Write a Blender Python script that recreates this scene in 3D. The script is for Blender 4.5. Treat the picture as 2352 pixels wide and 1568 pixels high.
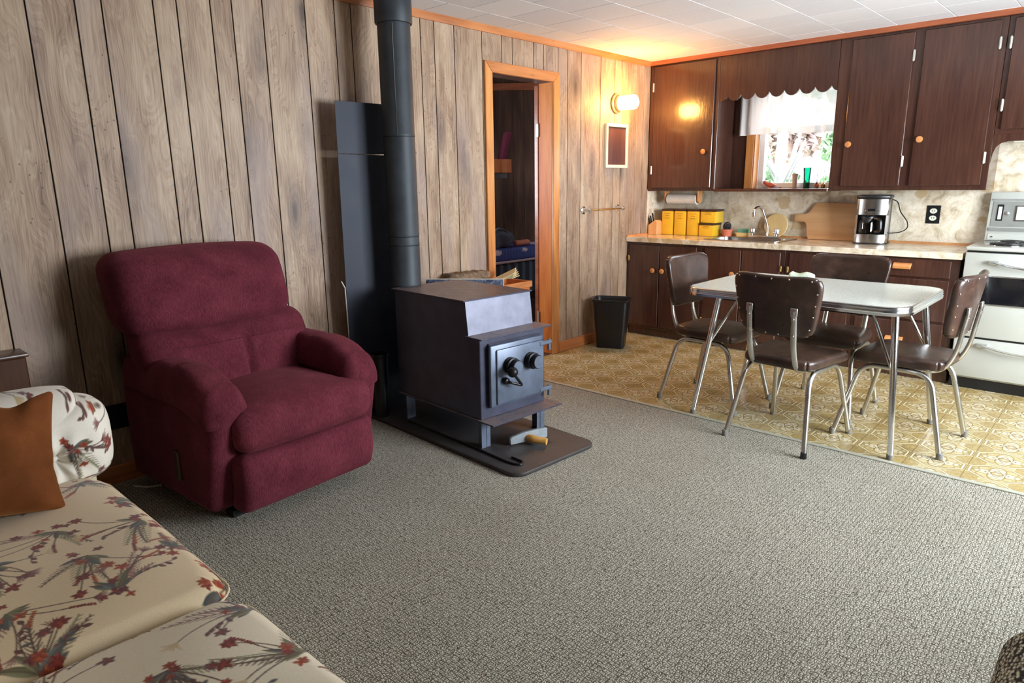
import bpy, bmesh, math, random
import numpy as np
from mathutils import Vector, Matrix

random.seed(7)
for o in list(bpy.data.objects):
    bpy.data.objects.remove(o, do_unlink=True)
SC = bpy.context.scene
COL = SC.collection
PI = math.pi

# ------------------------------------------------------------------ camera
YAW, PITCH, ROLL, FPX = 0.7497, 0.2289, -0.0127, 1554.77
cf = Vector((-math.sin(YAW) * math.cos(PITCH), math.cos(YAW) * math.cos(PITCH), -math.sin(PITCH)))
cr0 = Vector((math.cos(YAW), math.sin(YAW), 0))
cu0 = cr0.cross(cf)
cr = cr0 * math.cos(ROLL) + cu0 * math.sin(ROLL)
cu = -cr0 * math.sin(ROLL) + cu0 * math.cos(ROLL)
cam = bpy.data.cameras.new('camera')
camo = bpy.data.objects.new('camera', cam)
COL.objects.link(camo)
camo.matrix_world = Matrix(((cr.x, cu.x, -cf.x, 3.4389), (cr.y, cu.y, -cf.y, -5.8672), (cr.z, cu.z, -cf.z, 1.3659), (0, 0, 0, 1)))
cam.sensor_fit = 'HORIZONTAL'
cam.sensor_width = 36.0
cam.lens = FPX * 36.0 / 2352.0
cam.clip_start = 0.05
SC.camera = camo

# ------------------------------------------------------------------ world, daylight, exposure
W = bpy.data.worlds.new('sky')
SC.world = W
W.use_nodes = True
wn = W.node_tree.nodes
wn['Background'].inputs[0].default_value = (0.80, 0.90, 1.0, 1)
wn['Background'].inputs[1].default_value = 5.5


def area(name, loc, rot, sx, sy, power, col):
    l = bpy.data.lights.new(name, 'AREA')
    l.shape = 'RECTANGLE'
    l.size, l.size_y, l.energy, l.color = sx, sy, power, col
    o = bpy.data.objects.new(name, l)
    o.location, o.rotation_euler = loc, rot
    COL.objects.link(o)
    return o


# daylight coming in through the big window of the right wall and the kitchen window
area('daylight_right_window', (4.96, -2.10, 1.36), (0, math.radians(90), 0), 1.4, 2.0, 222, (0.88, 0.94, 1.0))
area('daylight_kitchen_window', (1.27, 0.30, 1.75), (math.radians(-90), 0, 0), 0.75, 0.75, 6, (0.95, 0.98, 1.0))
area('daylight_bedroom_window', (-1.3, -2.84, 1.5), (math.radians(90), 0, 0), 0.8, 0.9, 34, (0.85, 0.92, 1.0))
SC.view_settings.view_transform = 'Standard'
SC.view_settings.look = 'None'
SC.view_settings.gamma = 1.0
SC.view_settings.use_curve_mapping = False
SC.view_settings.exposure = 0.2

# ------------------------------------------------------------------ helpers: naming


def tag(o, label=None, cat=None, group=None, kind=None):
    if label: o['label'] = label
    if cat: o['category'] = cat
    if group: o['group'] = group
    if kind: o['kind'] = kind
    return o


def thing(name, loc, rz=0.0, label=None, cat=None, group=None, parent=None, kind=None):
    o = bpy.data.objects.new(name, None)
    o.empty_display_size = 0.1
    o.location = loc
    o.rotation_euler = (0, 0, rz)
    if parent: o.parent = parent
    COL.objects.link(o)
    return tag(o, label, cat, group, kind)


def dup(root, loc=None, rz=None, parent=None):
    c = root.copy()
    COL.objects.link(c)
    if parent is not None: c.parent = parent
    if loc is not None: c.location = loc
    if rz is not None: c.rotation_euler = (0, 0, rz)
    for ch in list(root.children):
        d = dup(ch, parent=c)
    return c


# ------------------------------------------------------------------ helpers: meshes


class MB:
    def __init__(s):
        s.v, s.f, s.n = [], [], 0

    def add(s, v, f, M=None):
        v = np.asarray(v, float).reshape(-1, 3)
        if M is not None:
            m = np.array(M)
            v = v @ m[:3, :3].T + m[:3, 3]
        s.v.append(v)
        k = s.n
        s.f += [tuple(int(i) + k for i in q) for q in f]
        s.n += len(v)
        return s

    def bm(s, b, M=None):
        b.verts.index_update()
        s.add([tuple(v.co) for v in b.verts], [[v.index for v in f.verts] for f in b.faces], M)
        b.free()
        return s

    def box(s, x0, x1, y0, y1, z0, z1, bev=0.0, seg=1, M=None):
        b = bmesh.new()
        bmesh.ops.create_cube(b, size=1.0)
        for v in b.verts:
            v.co = ((x0 + x1) / 2 + v.co.x * (x1 - x0), (y0 + y1) / 2 + v.co.y * (y1 - y0), (z0 + z1) / 2 + v.co.z * (z1 - z0))
        if bev > 0:
            bmesh.ops.bevel(b, geom=list(b.edges), offset=bev, segments=seg, affect='EDGES', profile=0.5)
        return s.bm(b, M)

    def prism(s, poly, h0, h1, axis='z', bev=0.0, seg=1, M=None):
        """poly of (a,b); axis z: (a,b)->(x,y); axis y: (a,b)->(x,z); axis x: (a,b)->(y,z)"""
        b = bmesh.new()
        def P(a, c, h):
            return (a, c, h) if axis == 'z' else ((a, h, c) if axis == 'y' else (h, a, c))
        lo = [b.verts.new(P(a, c, h0)) for a, c in poly]
        hi = [b.verts.new(P(a, c, h1)) for a, c in poly]
        n = len(poly)
        b.faces.new(lo[::-1]); b.faces.new(hi)
        for i in range(n):
            b.faces.new((lo[i], lo[(i + 1) % n], hi[(i + 1) % n], hi[i]))
        bmesh.ops.recalc_face_normals(b, faces=list(b.faces))
        if bev > 0:
            es = [e for e in b.edges if e.calc_face_angle(0) > 0.7]
            bmesh.ops.bevel(b, geom=es, offset=bev, segments=seg, affect='EDGES', profile=0.5)
        return s.bm(b, M)

    def cyl(s, p0, p1, r0, r1=None, seg=16):
        return s.tube([p0, p1], [r0, r0 if r1 is None else r1], seg)

    def tube(s, path, r, seg=10, flat=(1, 1), up=None, closed=False):
        P = [Vector(p) for p in path]
        n = len(P)
        R = r if isinstance(r, (list, tuple)) else [r] * n
        T = []
        for i in range(n):
            a = P[(i - 1) % n] if (closed or i > 0) else P[0]
            b = P[(i + 1) % n] if (closed or i < n - 1) else P[-1]
            T.append((b - a).normalized())
        u = Vector(up) if up else (Vector((0, 0, 1)) if abs(T[0].z) < 0.9 else Vector((1, 0, 0)))
        u = (u - T[0] * u.dot(T[0])).normalized()
        V, F = [], []
        for i in range(n):
            u = (u - T[i] * u.dot(T[i]))
            u = u.normalized() if u.length > 1e-6 else Vector((1, 0, 0))
            w = T[i].cross(u)
            for k in range(seg):
                a = 2 * PI * k / seg
                V.append(P[i] + (u * math.cos(a) * flat[0] + w * math.sin(a) * flat[1]) * R[i])
        m = n if closed else n - 1
        for i in range(m):
            j = (i + 1) % n
            for k in range(seg):
                l = (k + 1) % seg
                F.append((i * seg + k, i * seg + l, j * seg + l, j * seg + k))
        if not closed:
            F.append(tuple(range(seg))[::-1])
            F.append(tuple((n - 1) * seg + k for k in range(seg)))
        return s.add([tuple(v) for v in V], F)

    def lathe(s, prof, seg=24, M=None):
        V, F = [], []
        for r, z in prof:
            for k in range(seg):
                a = 2 * PI * k / seg
                V.append((r * math.cos(a), r * math.sin(a), z))
        n = len(prof)
        for i in range(n - 1):
            for k in range(seg):
                l = (k + 1) % seg
                F.append((i * seg + k, i * seg + l, (i + 1) * seg + l, (i + 1) * seg + k))
        if prof[0][0] > 1e-6: F.append(tuple(range(seg))[::-1])
        if prof[-1][0] > 1e-6: F.append(tuple((n - 1) * seg + k for k in range(seg)))
        return s.add(V, F, M)

    def rbox(s, c, h, r, n=(4, 4, 4), k=4, deform=None, M=None):
        v, f = rbox_arrays(h, r, n, k)
        if deform is not None: v = deform(v)
        v = v + np.array(c)
        return s.add(v, f, M)

    def build(s, name, mat, parent=None, smooth=35, loc=None):
        me = bpy.data.meshes.new(name)
        me.from_pydata(np.concatenate(s.v).tolist() if s.v else [], [], s.f)
        me.validate()
        b = bmesh.new(); b.from_mesh(me)
        bmesh.ops.recalc_face_normals(b, faces=list(b.faces))
        b.to_mesh(me); b.free()
        if smooth:
            me.polygons.foreach_set('use_smooth', [True] * len(me.polygons))
            me.set_sharp_from_angle(angle=math.radians(smooth))
        me.materials.append(mat)
        o = bpy.data.objects.new(name, me)
        if loc is not None: o.location = loc
        if parent: o.parent = parent
        COL.objects.link(o)
        return o


def axis_coords(h, r, n, k):
    t = [r * math.tan(math.radians(45) * i / k) for i in range(k + 1)]
    core = np.linspace(-(h - r), h - r, n + 1)
    return np.array([-(h - r) - x for x in t[::-1]][:-1] + list(core) + [(h - r) + x for x in t[1:]])


def rbox_arrays(h, r, n, k):
    h = np.array(h, float)
    r = min(r, h.min() * 0.999)
    A = [axis_coords(h[i], r, n[i], k) for i in range(3)]
    V, F, off = [], [], 0
    for ax in range(3):
        a, b = [(1, 2), (2, 0), (0, 1)][ax]
        U, Vv = np.meshgrid(A[a], A[b], indexing='ij')
        nu, nv = U.shape
        for sgn in (-1, 1):
            P = np.zeros((nu * nv, 3))
            P[:, a] = U.ravel(); P[:, b] = Vv.ravel(); P[:, ax] = sgn * h[ax]
            V.append(P)
            i = np.arange(nu - 1)[:, None] * nv + np.arange(nv - 1)[None, :]
            q = np.stack([i, i + nv, i + nv + 1, i + 1], -1).reshape(-1, 4) + off
            if sgn < 0: q = q[:, ::-1]
            F.append(q); off += nu * nv
    V = np.concatenate(V); F = np.concatenate(F)
    key = np.round(V, 6)
    _, idx, inv = np.unique(key, axis=0, return_index=True, return_inverse=True)
    inv = inv.ravel()
    V = V[idx]; F = inv[F]
    c = np.clip(V, -(h - r), h - r)
    d = V - c
    L = np.linalg.norm(d, axis=1, keepdims=True)
    V = c + d / np.maximum(L, 1e-9) * r
    return V, F.tolist()


def squircle(v, hx, hy, n, ia=0, ib=1):
    a, b = np.abs(v[:, ia]) / hx, np.abs(v[:, ib]) / hy
    m = np.maximum(np.maximum(a, b), 1e-9)
    s = m / (a ** n + b ** n + 1e-12) ** (1.0 / n)
    v = v.copy()
    v[:, ia] *= s; v[:, ib] *= s
    return v


def fillet(pts, rad, n=6):
    P = [Vector(p) for p in pts]
    out = [P[0]]
    for i in range(1, len(P) - 1):
        a, b, c = P[i - 1], P[i], P[i + 1]
        d0, d1 = (a - b), (c - b)
        r = min(rad, d0.length * 0.49, d1.length * 0.49)
        p0, p1 = b + d0.normalized() * r, b + d1.normalized() * r
        for k in range(n + 1):
            t = k / n
            out.append(p0 * (1 - t) ** 2 + b * 2 * t * (1 - t) + p1 * t * t)
    out.append(P[-1])
    return [tuple(p) for p in out]


def rrect(x0, x1, y0, y1, r, n=5):
    out = []
    for cx, cy, a0 in ((x1 - r, y1 - r, 0), (x0 + r, y1 - r, 90), (x0 + r, y0 + r, 180), (x1 - r, y0 + r, 270)):
        for k in range(n + 1):
            a = math.radians(a0 + 90 * k / n)
            out.append((cx + r * math.cos(a), cy + r * math.sin(a)))
    return out


def T(x=0, y=0, z=0): return Matrix.Translation((x, y, z))
def RX(d): return Matrix.Rotation(math.radians(d), 4, 'X')
def RY(d): return Matrix.Rotation(math.radians(d), 4, 'Y')
def RZ(d): return Matrix.Rotation(math.radians(d), 4, 'Z')


def lin(r, g, b):
    f = lambda c: c / 12.92 if c <= 0.04045 else ((c + 0.055) / 1.055) ** 2.4
    return (f(r / 255.0), f(g / 255.0), f(b / 255.0))


# ------------------------------------------------------------------ helpers: node materials


class S:
    """a node socket with arithmetic"""
    def __init__(s, nt, sock): s.nt, s.s = nt, sock
    def m(s, op, *o):
        n = s.nt.nodes.new('ShaderNodeMath'); n.operation = op
        for i, x in enumerate((s,) + o):
            if isinstance(x, S): s.nt.links.new(x.s, n.inputs[i])
            else: n.inputs[i].default_value = x
        return S(s.nt, n.outputs[0])
    def __add__(s, o): return s.m('ADD', o)
    def __sub__(s, o): return s.m('SUBTRACT', o)
    def __mul__(s, o): return s.m('MULTIPLY', o)
    def __truediv__(s, o): return s.m('DIVIDE', o)
    def sin(s): return s.m('SINE')
    def cos(s): return s.m('COSINE')
    def abs(s): return s.m('ABSOLUTE')
    def fract(s): return s.m('FRACT')
    def floor(s): return s.m('FLOOR')
    def max(s, o): return s.m('MAXIMUM', o)
    def min(s, o): return s.m('MINIMUM', o)
    def pow(s, o): return s.m('POWER', o)
    def lt(s, o): return s.m('LESS_THAN', o)
    def gt(s, o): return s.m('GREATER_THAN', o)
    def step(s, a, b):
        n = s.nt.nodes.new('ShaderNodeMapRange'); n.interpolation_type = 'SMOOTHSTEP'
        s.nt.links.new(s.s, n.inputs[0])
        n.inputs[1].default_value, n.inputs[2].default_value = a, b
        return S(s.nt, n.outputs[0])


class Mat:
    def __init__(s, name, col=(0.5, 0.5, 0.5), rough=0.5, metal=0.0, spec=0.5, coat=0.0, sheen=0.0):
        s.mat = bpy.data.materials.new(name); s.mat.use_nodes = True
        s.nt = s.mat.node_tree
        s.b = s.nt.nodes['Principled BSDF']
        s.set('Base Color', (*col, 1)); s.set('Roughness', rough); s.set('Metallic', metal)
        s.set('Specular IOR Level', spec)
        if coat: s.set('Coat Weight', coat); s.set('Coat Roughness', 0.12)
        if sheen: s.set('Sheen Weight', sheen); s.set('Sheen Roughness', 0.4)
    def set(s, k, v):
        if isinstance(v, S): s.nt.links.new(v.s, s.b.inputs[k])
        else: s.b.inputs[k].default_value = v
    def node(s, t, **kw):
        n = s.nt.nodes.new(t)
        for k, v in kw.items(): setattr(n, k, v)
        return n
    def coord(s, which='Object', rnd=0.0):
        n = s.node('ShaderNodeTexCoord')
        out = n.outputs[which]
        if rnd:
            oi = s.node('ShaderNodeObjectInfo')
            v = s.node('ShaderNodeVectorMath', operation='MULTIPLY_ADD')
            c = s.node('ShaderNodeCombineXYZ')
            for i in range(3): s.nt.links.new(oi.outputs['Random'], c.inputs[i])
            s.nt.links.new(c.outputs[0], v.inputs[0])
            v.inputs[1].default_value = (rnd, rnd * 1.7, rnd * 0.6)
            s.nt.links.new(out, v.inputs[2])
            out = v.outputs[0]
        return out
    def xyz(s, vec):
        n = s.node('ShaderNodeSeparateXYZ'); s.nt.links.new(vec, n.inputs[0])
        return [S(s.nt, n.outputs[i]) for i in range(3)]
    def vec(s, x, y, z=0.0):
        n = s.node('ShaderNodeCombineXYZ')
        for i, q in enumerate((x, y, z)):
            if isinstance(q, S): s.nt.links.new(q.s, n.inputs[i])
            else: n.inputs[i].default_value = q
        return n.outputs[0]
    def scale(s, vec, sc):
        n = s.node('ShaderNodeVectorMath', operation='MULTIPLY')
        s.nt.links.new(vec, n.inputs[0]); n.inputs[1].default_value = sc
        return n.outputs[0]
    def noise(s, vec, sc=1.0, detail=3.0, rough=0.55, dist=0.0, color=False):
        n = s.node('ShaderNodeTexNoise')
        s.nt.links.new(vec, n.inputs['Vector'])
        n.inputs['Scale'].default_value = sc; n.inputs['Detail'].default_value = detail
        n.inputs['Roughness'].default_value = rough; n.inputs['Distortion'].default_value = dist
        return S(s.nt, n.outputs[1 if color else 0])
    def vor(s, vec, sc=1.0, rand=1.0, feature='F1', out='Distance'):
        n = s.node('ShaderNodeTexVoronoi', feature=feature)
        s.nt.links.new(vec, n.inputs['Vector'])
        n.inputs['Scale'].default_value = sc; n.inputs['Randomness'].default_value = rand
        return S(s.nt, n.outputs[out])
    def ramp(s, f, stops, interp='LINEAR'):
        n = s.node('ShaderNodeValToRGB'); s.nt.links.new(f.s, n.inputs[0])
        e = n.color_ramp.elements; n.color_ramp.interpolation = interp
        while len(e) < len(stops): e.new(0.5)
        for i, (p, c) in enumerate(stops):
            e[i].position = p; e[i].color = (*c, 1)
        return S(s.nt, n.outputs[0])
    def mix(s, f, a, b, blend='MIX'):
        n = s.node('ShaderNodeMix', data_type='RGBA', blend_type=blend)
        for i, q in ((0, f), (6, a), (7, b)):
            if isinstance(q, S): s.nt.links.new(q.s, n.inputs[i])
            else: n.inputs[i].default_value = q if i == 0 else (*q, 1)
        return S(s.nt, n.outputs[2])
    def bump(s, h, strength=0.3, dist=0.002):
        n = s.node('ShaderNodeBump'); s.nt.links.new(h.s, n.inputs['Height'])
        n.inputs['Strength'].default_value = strength; n.inputs['Distance'].default_value = dist
        s.nt.links.new(n.outputs[0], s.b.inputs['Normal'])


def plain(name, rgb, rough=0.5, metal=0.0, var=0.06, sc=14.0, coat=0.0, spec=0.5, bump=0.0):
    """a plain surface with a little procedural unevenness"""
    m = Mat(name, lin(*rgb), rough, metal, spec, coat)
    v = m.noise(m.coord(), sc, 3)
    c = lin(*rgb)
    m.set('Base Color', m.ramp(v, [(0.3, tuple(x * (1 - var) for x in c)), (0.7, tuple(min(1, x * (1 + var)) for x in c))]))
    if bump: m.bump(m.noise(m.coord(), sc * 12, 2), bump, 0.001)
    return m.mat


def wood(name, stops, axis=2, rnd=3.0, rough=0.45, coat=0.0, fine=60.0, bump=0.08, knots=0.0, spec=0.5):
    """grain running along the given local axis"""
    m = Mat(name, (0.5, 0.3, 0.2), rough, 0, spec, coat)
    co = m.coord('Object', rnd)
    st = [1.0, 1.0, 1.0]; st[axis] = 0.06
    st2 = [1.0, 1.0, 1.0]; st2[axis] = 0.18
    big = m.noise(m.scale(co, st2), 7, 3, 0.5, 0.6)
    fin = m.noise(m.scale(co, st), fine, 5, 0.6, 0.4)
    g = big * 0.6 + fin * 0.45
    ring = ((m.noise(m.scale(co, st2), 3.2, 2, 0.5, 0.3) * 34.0).sin() * 0.5 + 0.5)
    g = g + (ring - 0.5) * 0.12
    col = m.ramp(g, stops)
    if knots:
        kc = list((3.0, 3.0, 3.0)); kc[axis] = 1.3
        d = m.vor(m.scale(co, kc), 1.6, 1.0)
        k = d.step(0.10, 0.02)
        col = m.mix(k * knots, col, tuple(x * 0.25 for x in stops[0][1]))
    m.set('Base Color', col)
    if bump: m.bump(fin, bump, 0.002)
    return m.mat


# ------------------------------------------------------------------ materials


def mk_panel():
    m = Mat('wall_panelling', (0.4, 0.3, 0.2), 0.5, 0, 0.35)
    co = m.coord('Object', 9.0)
    x, y, z = m.xyz(co)
    warp = m.noise(m.vec(y * 1.0, z * 0.22, x), 6.0, 2, 0.5) - 0.5
    kd = m.vor(m.vec(y * 1.7, z * 0.50, x * 0.1), 3.0, 1.0)                  # knots, drawn out along the board
    knot = kd.step(0.42, 0.03)
    swirl = knot * knot
    fin_w = m.noise(m.vec(y, z * 0.08, x), 60.0, 2)
    g = y * 20.0 + warp * 13.0 + swirl * 9.0
    gm = m.noise(m.vec(y, z * 0.3, x + 7.0), 9.0, 2)
    lines = ((g * 12.0).sin() * 0.5 + 0.5) * gm * 1.3 + ((g * 29.0 + fin_w * 8.0).sin() * 0.5 + 0.5) * 0.5
    cath = ((g * 2.0).sin() * 0.5 + 0.5)
    fine = m.noise(m.vec(y * 1.0, z * 0.035, x), 130.0, 4, 0.6)
    blot = m.noise(m.vec(y * 1.0, z * 0.30, x), 5.5, 3, 0.55, 0.5)
    fin2 = m.noise(m.vec(y * 1.0, z * 0.02, x + 3.0), 330.0, 3, 0.6)
    t = blot * 0.55 + fine * 0.42 + fin2 * 0.22 + cath * 0.05 + lines * 0.085 - swirl * 0.06 - 0.09
    base = m.ramp(t, [(0.34, lin(96, 74, 58)), (0.48, lin(143, 117, 96)), (0.62, lin(173, 148, 124)), (0.80, lin(194, 172, 148))])
    grey = m.noise(m.vec(y * 0.7, z * 0.22, x + 5.0), 4.0, 2)
    base = m.mix(grey.step(0.50, 0.72) * 0.5, base, lin(146, 130, 128), 'MIX')
    halo = (kd + (m.noise(co, 14.0, 3) - 0.5) * 0.25).step(0.36, 0.08)
    base = m.mix(halo * 0.55, base, lin(112, 98, 92))
    eye = (kd + (m.noise(co, 30.0, 2) - 0.5) * 0.10).step(0.13, 0.03)
    sp = m.vor(m.vec(y, z * 0.8, x), 34.0, 1.0)
    clus = m.noise(m.vec(y, z * 0.4, x + 2.0), 5.0, 1).step(0.53, 0.63)
    pits = sp.step(0.17, 0.08) * clus
    base = m.mix((eye * 0.7).max(pits * 0.7), base, lin(74, 60, 54))
    m.set('Base Color', base)
    m.bump(fine, 0.10, 0.0015)
    return m.mat


def mk_carpet():
    m = Mat('berber_carpet', (0.3, 0.3, 0.27), 0.95, 0, 0.1)
    x, y, z = m.xyz(m.coord())
    w1 = m.noise(m.vec(x, y), 70.0, 2) - 0.5
    w2 = m.noise(m.vec(x + 9.0, y), 70.0, 2) - 0.5
    u = x / 0.0138 + w1 * 1.3                     # basket weave: blocks of loops turned by 90 degrees
    v = y / 0.0138 + w2 * 1.3
    par = (u.floor() + v.floor()).m('PINGPONG', 1.0)
    su = ((u * 2.0).fract() - 0.5).abs()
    sv = ((v * 2.0).fract() - 0.5).abs()
    eu = (u.fract() - 0.5).abs()
    ev = (v.fract() - 0.5).abs()
    loop = (su.max(ev * 0.96)) * par + (sv.max(eu * 0.96)) * (par * -1.0 + 1.0)
    fleck = m.noise(m.vec(x, y), 430.0, 3)
    t = loop * 1.5 + (fleck - 0.5) * 1.1 + (w1 + w2) * 0.35
    big = m.noise(m.vec(x, y), 1.3, 2)
    c = m.ramp(t, [(0.15, lin(218, 214, 200)), (0.42, lin(186, 181, 165)), (0.64, lin(116, 109, 95)), (0.87, lin(42, 37, 30))])
    c = m.mix(big.step(0.35, 0.75) * 0.18, c, lin(170, 160, 142), 'MULTIPLY')
    m.set('Base Color', c)
    m.bump(t * -1.0, 0.9, 0.004)
    return m.mat


def mk_vinyl():
    m = Mat('patterned_vinyl', (0.6, 0.5, 0.3), 0.30, 0, 0.5)
    X, Y, Z = m.xyz(m.coord())
    px = ((X - 2.72) / 0.245).fract() - 0.5
    py = ((Y + 2.02) / 0.220).fract() - 0.5
    ax, ay = px.abs(), py.abs()
    oct_ = ax.max(ay).max((ax + ay) * 0.735)
    line = lambda d, c, w: (d - c).abs().step(w, w * 0.55)
    r = (px * px + py * py).pow(0.5)
    th = py.m('ARCTAN2', px)
    cream, tan_, olive, brown = lin(238, 230, 202), lin(208, 192, 148), lin(142, 120, 68), lin(108, 84, 46)
    no = m.noise(m.vec(X, Y), 50.0, 3)
    scr = m.noise(m.vec(X, Y), 70.0, 3, 0.6, 2.0)
    inner = oct_.lt(0.41)
    col = m.mix(no.step(0.44, 0.60) * 0.6, tan_, lin(186, 164, 108))
    lobe = (th * 4.0).cos() * 0.09 + 0.30                        # four big pale lobes
    col = m.mix(r.lt(lobe) * inner * 0.95, col, cream)
    col = m.mix(line(r, lobe, 0.028) * inner * 0.9, col, olive)
    leafy = ((th * 4.0).cos() * -0.06 + 0.34)
    col = m.mix(line(r, leafy, 0.022) * inner * 0.75, col, olive)
    petal = (th * 8.0).cos() * 0.025 + 0.165
    col = m.mix(line(r, petal, 0.022) * 0.9, col, brown)
    col = m.mix((scr - 0.5).abs().step(0.05, 0.02) * inner * r.gt(0.18) * 0.65, col, olive)
    col = m.mix(r.lt(0.10) * 0.8, col, lin(170, 142, 86))
    col = m.mix(line(r, 0.10, 0.02) * 0.9, col, brown)
    col = m.mix(r.lt(0.035), col, cream)
    corner = oct_.gt(0.47) * ax.min(ay).gt(0.24)
    col = m.mix(corner * 0.85, col, m.ramp(no, [(0.35, lin(136, 112, 64)), (0.65, lin(182, 158, 100))]))
    col = m.mix(line(oct_, 0.415, 0.020) * 0.9, col, olive)
    col = m.mix(line(oct_, 0.445, 0.020) * 0.95, col, cream)
    col = m.mix(line(oct_, 0.472, 0.016) * 0.9, col, olive)
    col = m.mix(ax.gt(0.490) * 0.8, col, brown)
    wear = m.noise(m.vec(X, Y), 2.2, 3)
    col = m.mix(wear.step(0.48, 0.75) * 0.35, col, lin(214, 180, 130), 'MULTIPLY')
    col = m.mix(0.16, col, lin(184, 166, 112))
    col = m.mix(1.0, col, (0.88, 0.88, 0.86), 'MULTIPLY')
    m.set('Base Color', col)
    m.set('Roughness', m.noise(m.vec(X, Y), 30.0, 2) * 0.25 + 0.20)
    return m.mat


def mk_marble(name, flip=1.0, rough=0.35):
    m = Mat(name, (0.6, 0.55, 0.42), rough, 0, 0.5)
    co = m.coord()
    x, y, z = m.xyz(co)
    a = m.noise(co, 9.0, 5, 0.6, 1.2)
    b = m.noise(co, 3.3, 3, 0.5, 0.8)
    c = m.ramp(a * 0.7 + b * 0.3, [(0.32, lin(158, 138, 110)), (0.45, lin(218, 204, 178)), (0.56, lin(238, 228, 208)), (0.72, lin(222, 206, 174))])
    v = m.noise(co, 5.0, 5, 0.65, 2.2)
    c = m.mix((v - 0.5).abs().step(0.03, 0.004) * 0.22, c, lin(150, 126, 94))
    p = m.vor(m.vec(x, y, z * 1.3), 3.6, 1.0)
    patch = (p + (m.noise(co, 20.0, 2) - 0.5) * 0.07).step(0.22, 0.19)
    c = m.mix(patch * 0.75, c, lin(196, 168, 122))
    m.set('Base Color', c)
    return m.mat


def mk_chenille(rgb):
    m = Mat('maroon_chenille', lin(*rgb), 0.9, 0, 0.12, 0, 0.3)
    x, y, z = m.xyz(m.coord())
    wob = m.noise(m.vec(x, y, z), 16.0, 2) - 0.5
    face = m.xyz(m.coord('Normal'))[1].abs().step(0.95, 0.6)
    rib = ((y * 2500.0 + wob * 11.0).sin() * 0.5) * face + 0.5
    slub = m.noise(m.vec(x * 60.0, y * 420.0, z * 60.0), 1.0, 3) * face + m.noise(m.vec(x * 420.0, y * 60.0, z * 60.0), 1.0, 3) * (face * -1.0 + 1.0)
    rub = m.noise(m.vec(x, y, z), 7.0, 3)
    t = rib * 0.35 + slub * 0.75 + (rub - 0.5) * 0.5
    c = lin(*rgb)
    m.set('Base Color', m.ramp(t, [(0.30, tuple(q * 0.55 for q in c)), (0.58, c), (0.85, lin(132, 62, 74))]))
    m.bump(t, 0.45, 0.003)
    m.b.inputs['Sheen Tint'].default_value = (*lin(190, 110, 120), 1)
    return m.mat


def mk_vinylhide():
    m = Mat('brown_upholstery_vinyl', lin(58, 42, 36), 0.30, 0, 0.5)
    co = m.coord('Object', 4.0)
    a = m.noise(co, 12.0, 4, 0.6, 0.6)
    m.set('Base Color', m.ramp(a, [(0.3, lin(44, 30, 25)), (0.6, lin(66, 46, 37)), (0.8, lin(92, 66, 50))]))
    m.set('Roughness', m.noise(co, 26.0, 3) * 0.25 + 0.20)
    n = m.noise(co, 90.0, 3, 0.6, 1.2)
    m.bump(n * 0.6 + a * 0.9, 0.25, 0.003)
    return m.mat


def mk_darkcab():
    m = Mat('dark_stained_plywood', lin(52, 30, 24), 0.22, 0, 0.5, 0.35)
    co = m.coord('Object', 3.0)
    x, y, z = m.xyz(co)
    g = m.noise(m.vec(x * 1.0, y * 1.0, z * 0.06), 60.0, 4, 0.6)
    b = m.noise(m.vec(x, y, z * 0.25), 4.0, 3)
    m.set('Base Color', m.ramp(g * 0.5 + b * 0.5, [(0.32, lin(54, 33, 27)), (0.52, lin(72, 46, 37)), (0.72, lin(88, 58, 45))]))
    wav = m.noise(m.vec(x, y, z * 0.55), 11.0, 3, 0.5, 0.5)
    br = m.noise(m.vec(x, y, z * 0.25), 70.0, 3)
    m.bump(wav * 0.55 + br * 0.18, 0.32, 0.010)
    m.b.inputs['Coat Roughness'].default_value = 0.08
    return m.mat


def mk_iron(name, rgb, dust=0.0, rough=0.5, spk=0.35):
    m = Mat(name, lin(*rgb), rough, 0.35, 0.45)
    co = m.coord()
    a = m.noise(co, 9.0, 4, 0.6)
    sp = m.noise(co, 120.0, 3, 0.7)
    c = lin(*rgb)
    col = m.ramp(a, [(0.3, tuple(q * 0.8 for q in c)), (0.7, tuple(q * 1.25 for q in c))])
    col = m.mix(sp.step(0.60, 0.72) * spk, col, lin(130, 128, 134))
    if dust:
        g = m.node('ShaderNodeNewGeometry')
        up = m.xyz(g.outputs['Normal'])[2]
        col = m.mix(up.step(0.75, 0.95) * dust * m.noise(co, 24.0, 4, 0.7).step(0.25, 0.55), col, lin(122, 104, 98))
        m.set('Metallic', up.step(0.95, 0.6) * 0.3)
    m.set('Base Color', col)
    m.set('Roughness', a * 0.2 + (rough - 0.1))
    return m.mat


def mk_ceiling():
    m = Mat('ceiling_tile_white', lin(214, 214, 216), 0.8, 0, 0.25)
    co = m.coord('Object', 5.0)
    n = m.noise(co, 60.0, 3)
    oi = m.node('ShaderNodeObjectInfo')
    r = S(m.nt, oi.outputs['Random'])
    c = m.ramp(n * 0.5 + r * 0.5, [(0.2, lin(216, 215, 218)), (0.8, lin(228, 227, 228))])
    m.set('Base Color', c)
    return m.mat


def mk_speckle():
    m = Mat('grey_laminate', lin(200, 206, 198), 0.26, 0, 0.4)
    co = m.coord()
    a = m.noise(co, 150.0, 3, 0.7)
    b = m.noise(co, 340.0, 2, 0.7)
    c = m.ramp(a * 0.6 + b * 0.4, [(0.36, lin(168, 176, 168)), (0.48, lin(216, 223, 214)), (0.62, lin(234, 239, 231))])
    m.set('Base Color', c)
    return m.mat


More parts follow.
